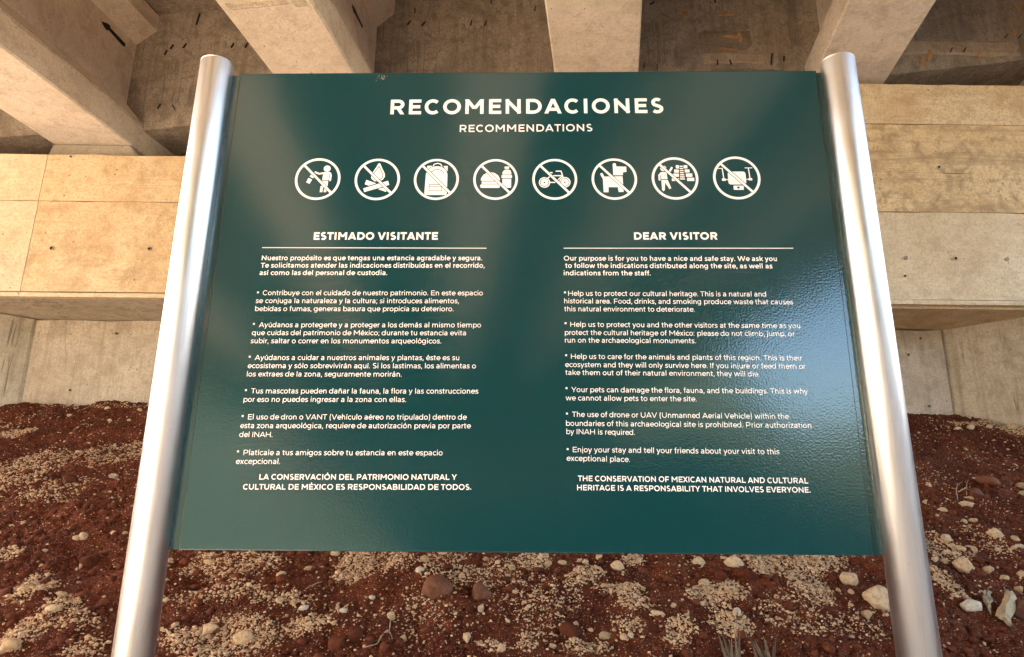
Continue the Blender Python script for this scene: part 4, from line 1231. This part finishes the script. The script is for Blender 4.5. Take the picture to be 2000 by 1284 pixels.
# pictograms: shapes drawn in icon units, W = cream print, G = board colour
class Icon:
    def __init__(s, cx, cy, rx, ry):
        s.c = (cx, cy, rx, ry); s.items = []

    def P(s, pts, col='W'): s.items.append(('poly', pts, col)); return s
    def L(s, pts, w, col='W', closed=False): s.items.append(('line', pts, w, col, closed)); return s
    def R(s, x0, y0, x1, y1, col='W', r=8):
        pts = []
        for (cx, cy, a0) in ((x1 - r, y1 - r, 0), (x0 + r, y1 - r, 90), (x0 + r, y0 + r, 180), (x1 - r, y0 + r, 270)):
            for k in range(4):
                a = math.radians(a0 + k * 30); pts.append((cx + r * math.cos(a), cy + r * math.sin(a)))
        return s.P(pts, col)
    def C(s, x, y, rx, ry, col='W'):
        return s.P([(x + rx * math.cos(i * math.pi / 12), y + ry * math.sin(i * math.pi / 12)) for i in range(24)], col)

    def build(s, u, z, R, label):
        cx, cy, rx, ry = s.c
        bm = bmesh.new()
        depth = [0]

        def add(pts, col):
            depth[0] += 1
            y = -0.00018 - depth[0] * 0.000008
            vs = [bm.verts.new((u + (px - cx) / rx * R, y, z - Z0 - (py - cy) / ry * R)) for px, py in pts]
            try:
                f = bm.faces.new(vs); f.material_index = 0 if col == 'W' else 1
            except ValueError:
                pass

        def stroke(pts, w, col, closed=False):
            pp = list(pts) + ([pts[0]] if closed else [])
            for (ax, ay), (bx, by) in zip(pp, pp[1:]):
                d = math.hypot(bx - ax, by - ay) or 1
                nx, ny = -(by - ay) / d * w / 2, (bx - ax) / d * w / 2
                add([(ax + nx, ay + ny), (bx + nx, by + ny), (bx - nx, by - ny), (ax - nx, ay - ny)], col)
            for (ax, ay) in (pp if w > 9 else []):
                add([(ax + w / 2 * math.cos(i * math.pi / 5), ay + w / 2 * math.sin(i * math.pi / 5)) for i in range(10)], col)
        for it in s.items:
            if it[0] == 'poly': add(it[1], it[2])
            else: stroke(*it[1:])
        # bar and ring
        k = 0.655
        a = (cx - rx * k * 1.0, cy - ry * k * 1.03); b_ = (cx + rx * k * 1.0, cy + ry * k * 1.03)
        def bar(w, col):
            d = math.hypot(b_[0] - a[0], b_[1] - a[1]); nx, ny = -(b_[1] - a[1]) / d * w / 2, (b_[0] - a[0]) / d * w / 2
            add([(a[0] + nx, a[1] + ny), (b_[0] + nx, b_[1] + ny), (b_[0] - nx, b_[1] - ny), (a[0] - nx, a[1] - ny)], col)
        bar(54, 'G'); bar(36, 'W')
        depth[0] += 1
        y = -0.00018 - depth[0] * 0.000008
        n = 64
        o_ = [bm.verts.new((u + R * math.cos(2 * math.pi * i / n), y, z - Z0 + R * math.sin(2 * math.pi * i / n))) for i in range(n)]
        i_ = [bm.verts.new((u + R * 0.892 * math.cos(2 * math.pi * i / n), y, z - Z0 + R * 0.892 * math.sin(2 * math.pi * i / n))) for i in range(n)]
        for i in range(n): bm.faces.new((o_[i], o_[(i + 1) % n], i_[(i + 1) % n], i_[i]))
        for f in bm.faces:
            if f.normal.y > 0: f.normal_flip()
        me = bpy.data.meshes.new("pictogram"); bm.to_mesh(me); bm.free()
        me.materials.append(M['print']); me.materials.append(M['teal'])
        o = bpy.data.objects.new("pictogram", me); link(o, panel); o["label"] = label
        return o


ic = []
i1 = Icon(503, 458, 372, 333)
i1.C(643, 292, 57, 51).P([(588, 350), (690, 345), (690, 474), (578, 474)]).L([(700, 368), (712, 402), (708, 478)], 30).L([(690, 372), (688, 474)], 6, 'G')
i1.L([(455, 350), (520, 376), (600, 362)], 26).P([(582, 486), (678, 486), (672, 600), (572, 600)]).P([(562, 570), (606, 570), (598, 668), (555, 668)]).P([(628, 590), (673, 590), (660, 668), (618, 668)])
i1.P([(350, 442), (412, 468), (377, 535), (320, 512)]).P([(385, 392), (430, 380), (455, 420), (428, 448), (368, 420)])
ic.append((i1, "no littering pictogram, figure dropping a can"))
i2 = Icon(1475, 465, 368, 335)
i2.P([(1490, 200), (1508, 212), (1545, 290), (1590, 370), (1597, 420), (1565, 470), (1505, 500), (1430, 495), (1378, 455), (1370, 400), (1400, 340), (1450, 260), (1475, 210)])
i2.L([(1490, 255), (1528, 325), (1562, 385), (1558, 435), (1525, 463), (1480, 470), (1435, 460), (1405, 425), (1408, 375), (1445, 315)], 11, 'G', True)
i2.P([(1300, 475), (1275, 545), (1630, 668), (1665, 600)]).P([(1245, 600), (1660, 470), (1692, 565), (1270, 688)], 'G').P([(1258, 612), (1652, 488), (1675, 555), (1278, 672)])
ic.append((i2, "no campfire pictogram"))
i3 = Icon(521, 467, 364, 335)
i3.L([(455, 255), (478, 218), (530, 203), (582, 218), (604, 255)], 16).P([(366, 246), (440, 246), (430, 300), (360, 330)]).P([(628, 248), (697, 248), (697, 335), (660, 300)])
i3.L([(360, 345), (400, 285), (450, 258), (525, 246), (600, 260), (650, 290), (697, 350)], 9, 'G')
i3.P([(348, 385), (365, 335), (402, 290), (452, 262), (525, 251), (598, 264), (648, 295), (683, 338), (697, 388), (700, 690), (690, 715), (660, 722), (375, 722), (345, 712), (337, 690)])
i3.L([(440, 345), (480, 315), (540, 303), (600, 325), (640, 370)], 10, 'G').L([(410, 553), (615, 553), (615, 655), (410, 655)], 9, 'G', True).L([(410, 587), (615, 587)], 8, 'G')
ic.append((i3, "no backpacks pictogram"))
i4 = Icon(1480, 467, 364, 335)
i4.P([(1238, 480), (1248, 440), (1285, 390), (1340, 360), (1400, 350), (1460, 362), (1518, 400), (1546, 445), (1552, 482), (1535, 492), (1252, 492)]).R(1255, 503, 1545, 541).R(1234, 550, 1552, 608, r=20)
i4.R(1625, 255, 1700, 292).P([(1590, 388), (1592, 350), (1620, 315), (1650, 305), (1690, 305), (1722, 320), (1735, 358), (1735, 388)]).R(1578, 398, 1748, 446).R(1592, 458, 1735, 605)
ic.append((i4, "no food or drink pictogram"))
i5 = Icon(488, 463, 364, 335)
for wx, wy in ((322, 517), (652, 512)):
    i5.C(wx, wy, 92, 86).C(wx, wy, 74, 69, 'G').C(wx, wy, 64, 60).C(wx, wy, 13, 12, 'G')
i5.L([(405, 515), (490, 515)], 17).L([(370, 450), (402, 425)], 18).L([(468, 405), (612, 405)], 19).L([(512, 330), (592, 330), (628, 445)], 17).L([(395, 356), (445, 356)], 20).L([(545, 468), (612, 408)], 15).L([(565, 505), (580, 465), (612, 440)], 9)
ic.append((i5, "no cycling pictogram"))
i6 = Icon(1455, 458, 370, 333)
i6.L([(1250, 382), (1292, 460)], 42).P([(1270, 460), (1300, 420), (1590, 415), (1600, 665), (1520, 668), (1508, 590), (1358, 590), (1355, 672), (1277, 672)])
i6.P([(1435, 215), (1460, 198), (1486, 208), (1494, 255), (1655, 258), (1658, 342), (1600, 350), (1596, 398), (1440, 398)])
ic.append((i6, "no dogs pictogram"))
i7 = Icon(484, 450, 380, 342)
i7.C(302, 290, 50, 46).P([(250, 352), (350, 348), (362, 464), (258, 464)]).L([(262, 366), (229, 402), (232, 473)], 30).P([(260, 478), (365, 478), (415, 608), (386, 624), (320, 520), (308, 640), (287, 657), (265, 640)]).L([(440, 280), (402, 338)], 32)
for x0, y0, x1, y1 in ((508, 237, 558, 290), (478, 308, 552, 358), (455, 373, 550, 425), (432, 447, 550, 493), (635, 237, 695, 288), (650, 306, 728, 355), (665, 371, 768, 425), (680, 440, 795, 493)):
    i7.P([(x0, y0), (x1, y0), (x1, y1), (x0, y1)])
for k, y in enumerate((246, 281, 316, 350, 385, 419, 452)):
    i7.P([(570 - k * .5, y), (622 + k * 4, y), (622 + k * 4, y + 17), (570 - k * .5, y + 17)])
ic.append((i7, "no climbing on monuments pictogram, figure beside a stepped pyramid"))
i8 = Icon(1487, 442, 386, 342)
i8.R(1346, 342, 1636, 548, r=38).R(1425, 566, 1588, 632, r=8).C(1503, 598, 22, 18, 'G').L([(1305, 472), (1350, 472)], 12).L([(1632, 465), (1675, 465)], 12).R(1245, 452, 1306, 490).R(1678, 445, 1738, 483)
i8.L([(1262, 292), (1276, 455)], 16).L([(1690, 285), (1702, 448)], 16).L([(1198, 292), (1262, 292)], 12).L([(1635, 283), (1748, 283)], 12)
ic.append((i8, "no drones pictogram"))
for (u, z, R), (icn, lab) in zip(CIRCLES, ic):
    icn.build(u, z, R, lab)


# ------------------------------------------------------------------ stones, gravel, clods
def ico(sub):
    bm = bmesh.new()
    bmesh.ops.create_icosphere(bm, subdivisions=sub, radius=1.0)
    v = np.array([tuple(x.co) for x in bm.verts]); f = np.array([[x.index for x in fc.verts] for fc in bm.faces])
    bm.free()
    return v, f


def noise3(v, sc, seed):
    return (vnoise(v[:, 0] * sc + seed * 3.3, v[:, 1] * sc + v[:, 2] * 1.7 * sc, seed) +
            vnoise(v[:, 2] * sc + seed * 1.9, v[:, 0] * sc - v[:, 1] * 1.3 * sc, seed + 5)) - 1.0


def stone_verts(v, seed, ang=0.5):
    """angular stone: cut the sphere by random planes, then roughen"""
    r = np.random.default_rng(seed)
    out = v.copy()
    for k in range(13):
        n_ = r.normal(size=3); n_ /= np.linalg.norm(n_)
        d = r.uniform(0.55, 0.85)
        s = out @ n_
        over = np.maximum(s - d, 0)
        out -= np.outer(over * (0.7 + 0.3 * ang), n_)
    out *= (1 + 0.10 * noise3(v, 1.6, seed))[:, None] * (1 + 0.05 * noise3(v, 4.5, seed + 3))[:, None]
    out *= (1 + 0.05 * noise3(v, 9.0, seed + 8))[:, None]
    return out


V3, F3 = ico(3); V2, F2 = ico(2); V1, F1 = ico(1)
base_stones = []
for k in range(10):
    me = raw_mesh("stone", stone_verts(V3 if k < 4 else V2, 100 + k), F3 if k < 4 else F2)
    me.materials.append(M['stone'])
    me.polygons.foreach_set("use_smooth", np.full(len(me.polygons), k < 4))
    base_stones.append(me)
white_me = base_stones[1].copy(); white_me.materials.clear(); white_me.materials.append(M['white_stone'])

UNIQUE = {
    78: "largest pale angular stone, lying just left of the right post near the bottom edge",
    97: "whitish blocky stone right of the right post, between it and the ragged dry husk",
    86: "big rounded tan stone right of the right post, below the cluster of pebbles",
    77: "knobbly pale stone under the lower right corner of the board",
    79: "rough pale stone just below and left of the largest stone",
    66: "pale stone at the upper left rim of the long gravel patch under the board",
    58: "single round pale stone under the board, right of centre",
    27: "smooth oval tan stone in the gravel right of the left post",
    46: "low brownish stone at the bottom edge in the left gravel bed",
    20: "broad pale stone in the gravel heap left of the left post",
    21: "tan stone below the broad one, left of the left post",
    23: "large pale stone in the bottom left corner of the picture",
    67: "small upright white stone standing in a dark hollow below the gravel patch",
    36: "orange-tinted pebble under the board's bottom edge, above the big brown rock",
    54: "knobbly pale stone close under the board's bottom edge, right of centre",
    59: "flat pale wedge stone below the middle gravel clumps",
    60: "pale lumpy stone near the bottom edge, right of centre",
    0: "lone pale stone high on the dark soil left of the left post",
    98: "pale yellowish stone up the slope at the right, above the loose pebbles",
}
pts = np.array([(a[0], a[1]) for a in STONES])
sz = surf_z(pts[:, 0], pts[:, 1])
pebble_rows = []
for i, (x, y, rx, ry) in enumerate(STONES):
    me = base_stones[i % 4] if rx > 0.017 else base_stones[4 + i % 6]
    if i in (97, 67, 33, 38, 30, 31): me = white_me
    o = bpy.data.objects.new("stone", me)
    r_ = random.Random(i)
    f = 1.12
    o.scale = (rx * f, max(ry, rx * 0.6) * f, (rx + ry) * 0.5 * f * r_.uniform(0.75, 0.95))
    o.rotation_euler = (math.radians(26) + r_.uniform(-0.2, 0.2), r_.uniform(-0.25, 0.25), r_.uniform(-0.35, 0.35))
    o.location = (x, y, sz[i] + min(rx, ry) * 0.1)
    link(o)
    if i in UNIQUE:
        tag(o, UNIQUE[i], "stone", "pale stones on the soil slope")
    else:
        cc = _R.to_3x3().transposed() @ (Vector((x, y, sz[i])) - Vector((0, 0, 1.5)))
        pebble_rows.append((1000 + 1335 * cc.x / -cc.z, 642 - 1335 * cc.y / -cc.z, o, rx))
ORD = ["first", "second", "third", "fourth", "fifth", "sixth", "seventh", "eighth", "ninth", "tenth", "eleventh", "twelfth"]
cells = {}
for px, py, o, rx in pebble_rows:
    if px < 310:
        key = ("left of the left post", "by the wall foot" if py < 840 else "high on the soil" if py < 1000 else "halfway down" if py < 1100 else "near the bottom")
    elif px > 1770:
        key = ("right of the right post", "by the wall foot" if py < 900 else "high on the soil" if py < 1000 else "in the upper cluster" if py < 1072 else "in the lower cluster" if py < 1115 else "near the bottom")
    else:
        st = ["left end", "left part", "left-centre part", "middle", "right-centre part", "right part", "right end"][min(6, int((px - 310) / 206))]
        key = ("under the board's " + st, "close to its edge" if py < 1135 else "midway down" if py < 1210 else "near the bottom")
    cells.setdefault(key, []).append((px, o))
for (where, band), lst in cells.items():
    lst.sort(key=lambda q: q[0])
    for k, (_, o) in enumerate(lst):
        if len(lst) == 1: lab = f"the only small pale pebble {where}, {band}"
        else: lab = f"small pale pebble {where}, {band}, {ORD[k]} from the left"
        tag(o, lab, "pebble", "small loose pale pebbles on the soil slope")

clod_me = []
for k in range(5):
    me = raw_mesh("rock", stone_verts(V3, 300 + k, 0.3) * 1.0, F3)
    me.materials.append(M['rock_brown'] if k < 2 else M['clod'])
    me.polygons.foreach_set("use_smooth", np.ones(len(me.polygons), bool))
    clod_me.append(me)
CL = ["big dusty reddish brown rock below the board, left of centre", "dark brown rock beside the small tan splinter, just right of the big dusty rock",
      "dark clod at the bottom edge, left one of a pair", "dark clod at the bottom edge, right one of a pair", "brown clod near the bottom edge among pebbles, right of centre",
      "brown boulder half buried up the right-hand slope, lower one", "flat brown boulder up the right-hand slope, upper one",
      "flat brown clod high on the left-hand slope", "brown clod low on the left-hand slope above the gravel heap",
      "small brown clod in the hollow of the big gravel patch", "small brown clod at the left rim of the big gravel patch", "brown rock at the right frame edge beside the dry husk",
      "dark clod close to the left post, halfway down the soil", "small dark rock right above the big dusty rock"]
cp = np.array([(a[0], a[1]) for a in CLODS]); cz = surf_z(cp[:, 0], cp[:, 1])
for i, (x, y, rx, ry) in enumerate(CLODS):
    o = bpy.data.objects.new("brown_rock", clod_me[i % 2] if i in (0, 1, 5, 6, 11) else clod_me[2 + i % 3])
    o.scale = (rx * 1.1, ry * 1.25, ry * 1.0)
    o.rotation_euler = (0.45, 0.1 * (i % 3 - 1), 0.3 * i)
    o.location = (x, y, cz[i] + ry * 0.2)
    link(o)
    tag(o, CL[i], "rock", "brown rocks and clods in the red soil")


def scatter_mesh(name, X, Y, size, flat, base_v, base_f, mat, seed, lift=0.3):
    r = np.random.default_rng(seed)
    n = len(X)
    variants = [stone_verts(base_v, seed * 10 + k, 0.6) for k in range(8)]
    VV = np.stack(variants)                       # 8,nv,3
    vi = r.integers(0, 8, n)
    P = VV[vi]                                    # n,nv,3
    sc = size[:, None] * np.stack([r.uniform(.75, 1.25, n), r.uniform(.75, 1.2, n), r.uniform(.6, .95, n) * flat], -1)
    P = P * sc[:, None, :]
    a = r.uniform(0, 2 * np.pi, n); ca, sa = np.cos(a)[:, None], np.sin(a)[:, None]
    x = P[..., 0] * ca - P[..., 1] * sa; y = P[..., 0] * sa + P[..., 1] * ca; z = P[..., 2]
    b = r.normal(0.46, 0.35, n)[:, None]
    y, z = y * np.cos(b) - z * np.sin(b), y * np.sin(b) + z * np.cos(b)
    Z = surf_z(X, Y) + size * lift
    co = np.stack([x + X[:, None], y + Y[:, None], z + Z[:, None]], -1).reshape(-1, 3)
    nv = base_v.shape[0]
    f = (base_f[None] + (np.arange(n) * nv)[:, None, None]).reshape(-1, 3)
    me = raw_mesh(name, co, f)
    me.materials.append(mat)
    o = bpy.data.objects.new(name, me)
    return link(o)


def in_view(x, y):
    # the wedge of slope the photograph covers, with a margin for side steps
    return np.abs(x) < 0.78 * y + 0.35


def sample(nc, dens_fn, r):
    x = r.uniform(-4.5, 4.5, nc); y = r.uniform(2.45, 5.42, nc)
    k = in_view(x, y); x, y = x[k], y[k]
    d = dens_fn(x, y)
    k = r.random(len(x)) < d
    return x[k], y[k]


r = np.random.default_rng(11)
def dens_g(x, y):
    base = 0.012 + 0.05 * np.clip(fbm(x * 3, y * 3, 3, 71) - 0.5, 0, 1) * 3
    return np.clip(patch_density(x, y) * (0.6 + 0.9 * fbm(x * 22, y * 22, 2, 81)) + base, 0, 1)
X, Y = sample(820000, dens_g, r)
S = 0.0022 + 0.0034 * r.random(len(X)) + 0.0055 * r.random(len(X)) ** 5
near = np.clip((4.6 - Y) / 2.0, 0, 1)
print("gravel", len(X))
g = scatter_mesh("limestone_gravel", X, Y, S, 0.9, V1, F1, M['gravel'], 5, 0.25)
tag(g, "pale crushed limestone grit scattered in patches over the red soil", "gravel", kind="stuff")
X, Y = sample(15000, lambda x, y: np.clip(patch_density(x, y) * 0.8 + 0.035, 0, 1), r)
S = 0.006 + 0.010 * r.random(len(X)) ** 2.5
print("pebbles", len(X))
g = scatter_mesh("limestone_chips", X, Y, S, 0.85, V2, F2, M['limestone'], 9, 0.2)
tag(g, "coarser pale limestone chips mixed into the grit patches", "gravel", kind="stuff")
X, Y = sample(60000, lambda x, y: np.clip(0.25 + 1.6 * (fbm(x * 2.2, y * 2.2, 3, 14) - 0.42) - 0.5 * patch_density(x, y), 0.02, 1), r)
S = 0.004 + 0.007 * r.random(len(X)) + 0.022 * r.random(len(X)) ** 5.5
print("crumbs", len(X))
g = scatter_mesh("soil_crumbs", X, Y, S, 0.8, V1, F1, M['clod'], 13, 0.1)
tag(g, "crumbly dark red soil clods covering the slope", "soil", kind="stuff")


# ------------------------------------------------------------------ roots, husk, dry tufts
def tube(name, pts, r0, r1, mat, parent=None, n=7):
    pts = [Vector(p) for p in pts]
    bm = bmesh.new()
    rows = []
    for i, p in enumerate(pts):
        t = (pts[min(i + 1, len(pts) - 1)] - pts[max(i - 1, 0)]).normalized()
        a = t.orthogonal().normalized(); b = t.cross(a)
        rr = r0 + (r1 - r0) * i / (len(pts) - 1)
        rows.append([bm.verts.new(p + (a * math.cos(2 * math.pi * k / n) + b * math.sin(2 * math.pi * k / n)) * rr * (0.85 + 0.3 * random.random())) for k in range(n)])
    for u, v in zip(rows, rows[1:]):
        for k in range(n): bm.faces.new((u[k], u[(k + 1) % n], v[(k + 1) % n], v[k]))
    bm.faces.new(rows[0]); bm.faces.new(rows[-1])
    return bm_obj(name, bm, mat, parent, smooth=True)


ROOT_LAB = ["thin pale forked root lying on dark soil at the bottom edge, main strand", "short thin side root climbing from the pale root towards a pebble",
            "thin curled rootlet sticking up on the right-hand slope, taller one", "thin curled rootlet on the right-hand slope, shorter one",
            "short pale twig in the soil under the board, left of centre", "slender pale twig lying high on the left-hand slope"]
for i, rt in enumerate(ROOTS):
    q = np.array(rt)
    t = np.linspace(0, len(q) - 1, 14)
    qx = np.interp(t, range(len(q)), q[:, 0]); qy = np.interp(t, range(len(q)), q[:, 1])
    z = surf_z(qx, qy) + 0.006
    z += np.sin(np.linspace(0, math.pi, 14)) * (0.02 if i in (2, 3) else 0.004)
    o = tube("dry_root", list(zip(qx, qy, z)), 0.0032, 0.0016, M['root'])
    tag(o, ROOT_LAB[i], "root", "thin dry roots and twigs on the soil")

# ragged fibrous husk at the right
hx, hy_ = HUSK[0]; hx2, hy2 = HUSK[1]
husk = empty("dry_husk", (hx, hy_, float(surf_z(hx, hy_)[0])), "ragged pale fibrous husk on the soil at the right frame edge", "husk")
rr = random.Random(4)
hv3 = stone_verts(V3, 777, 0.4)
hv3 = hv3 * (1 + 0.35 * noise3(V3 * np.array([1.0, 0.5, 1.0]), 3.2, 6) + 0.2 * noise3(V3, 8.0, 9))[:, None]
hv3 = hv3 * np.array([0.036, 0.115, 0.030])
hv3[:, 0] += 0.02 * np.sin(hv3[:, 1] * 28)
tl = math.radians(32)
hv3 = np.stack([hv3[:, 0] + hv3[:, 1] * 0.62 - 0.01, hv3[:, 1] * math.cos(tl) - hv3[:, 2] * math.sin(tl) - 0.02, hv3[:, 1] * math.sin(tl) + hv3[:, 2] * math.cos(tl) + 0.012], -1)
hm = raw_mesh("pulp", hv3, F3); hm.materials.append(M['husk'])
link(bpy.data.objects.new("pulp", hm), husk)
ax = Vector((-0.115, -0.19, -0.095)).normalized()
for k in range(14):
    off = rr.uniform(-0.022, 0.022)
    L = rr.uniform(0.06, 0.15)
    st = rr.uniform(-0.10, 0.02)
    p0 = Vector((-0.02 + off, 0.085, 0.045 + 0.015)) - ax * 0
    pts_ = []
    for j in range(9):
        f = j / 8
        p = p0 + ax * (st * 0.5 + L * f + 0.02) + Vector((math.sin(f * 5 + k) * 0.008 - off * f * 0.6, 0, math.cos(f * 7 + k * 2) * 0.004 + 0.012 * math.sin(f * math.pi)))
        pts_.append(p)
    # flat torn strip with thickness
    bm = bmesh.new(); rows = []
    for j, p in enumerate(pts_):
        w = 0.005 * math.sin(math.pi * (0.12 + 0.8 * j / 8)) * rr.uniform(0.6, 1.3)
        tw = rr.uniform(-0.4, 0.4)
        d = Vector((math.cos(tw), 0.1, math.sin(tw))) * w
        h = Vector((0, 0.003, 0.004))
        rows.append([bm.verts.new(q) for q in (p - d, p - d * 0.2 + h, p + d, p - h)])
    for u, v in zip(rows, rows[1:]):
        for q in range(4): bm.faces.new((u[q], u[(q + 1) % 4], v[(q + 1) % 4], v[q]))
    bm.faces.new(rows[0]); bm.faces.new(rows[-1])
    bm_obj("fibre", bm, M['husk'], husk)

# two dry tufts whose tips enter at the bottom edge
for ti, (tx, ty) in enumerate(HUSK[2:4]):
    ty -= 0.075
    tu = empty("dry_tuft", (tx, ty, float(surf_z(tx, ty)[0])),
               ["dry dark leaf tuft at the bottom edge under the gravel patch, left one", "dry dark leaf tuft at the bottom edge, right one with spreading blades"][ti],
               "dry plant", "dry leaf tufts at the bottom edge")
    for k in range(9):
        a = rr.uniform(-0.42, 0.42); L = rr.uniform(0.075, 0.13)
        bm = bmesh.new(); rows = []
        bx = rr.uniform(-0.03, 0.03)
        for j in range(7):
            f = j / 6
            p = Vector((bx + math.sin(a) * L * f, 0.03 * f + rr.uniform(-.002, .002), L * f * math.cos(a) * (1 - 0.15 * f)))
            w = 0.0075 * (1 - f) ** 0.8 + 0.0006
            rows.append([bm.verts.new(q) for q in (p + Vector((-w, 0, 0)), p + Vector((0, 0.003, 0)), p + Vector((w, 0, 0)), p + Vector((0, -0.0005, 0)))])
        for u, v in zip(rows, rows[1:]):
            for q in range(4): bm.faces.new((u[q], u[(q + 1) % 4], v[(q + 1) % 4], v[q]))
        bm.faces.new(rows[0]); bm.faces.new(rows[-1])
        bm_obj("leaf_blade", bm, M['blade'], tu)
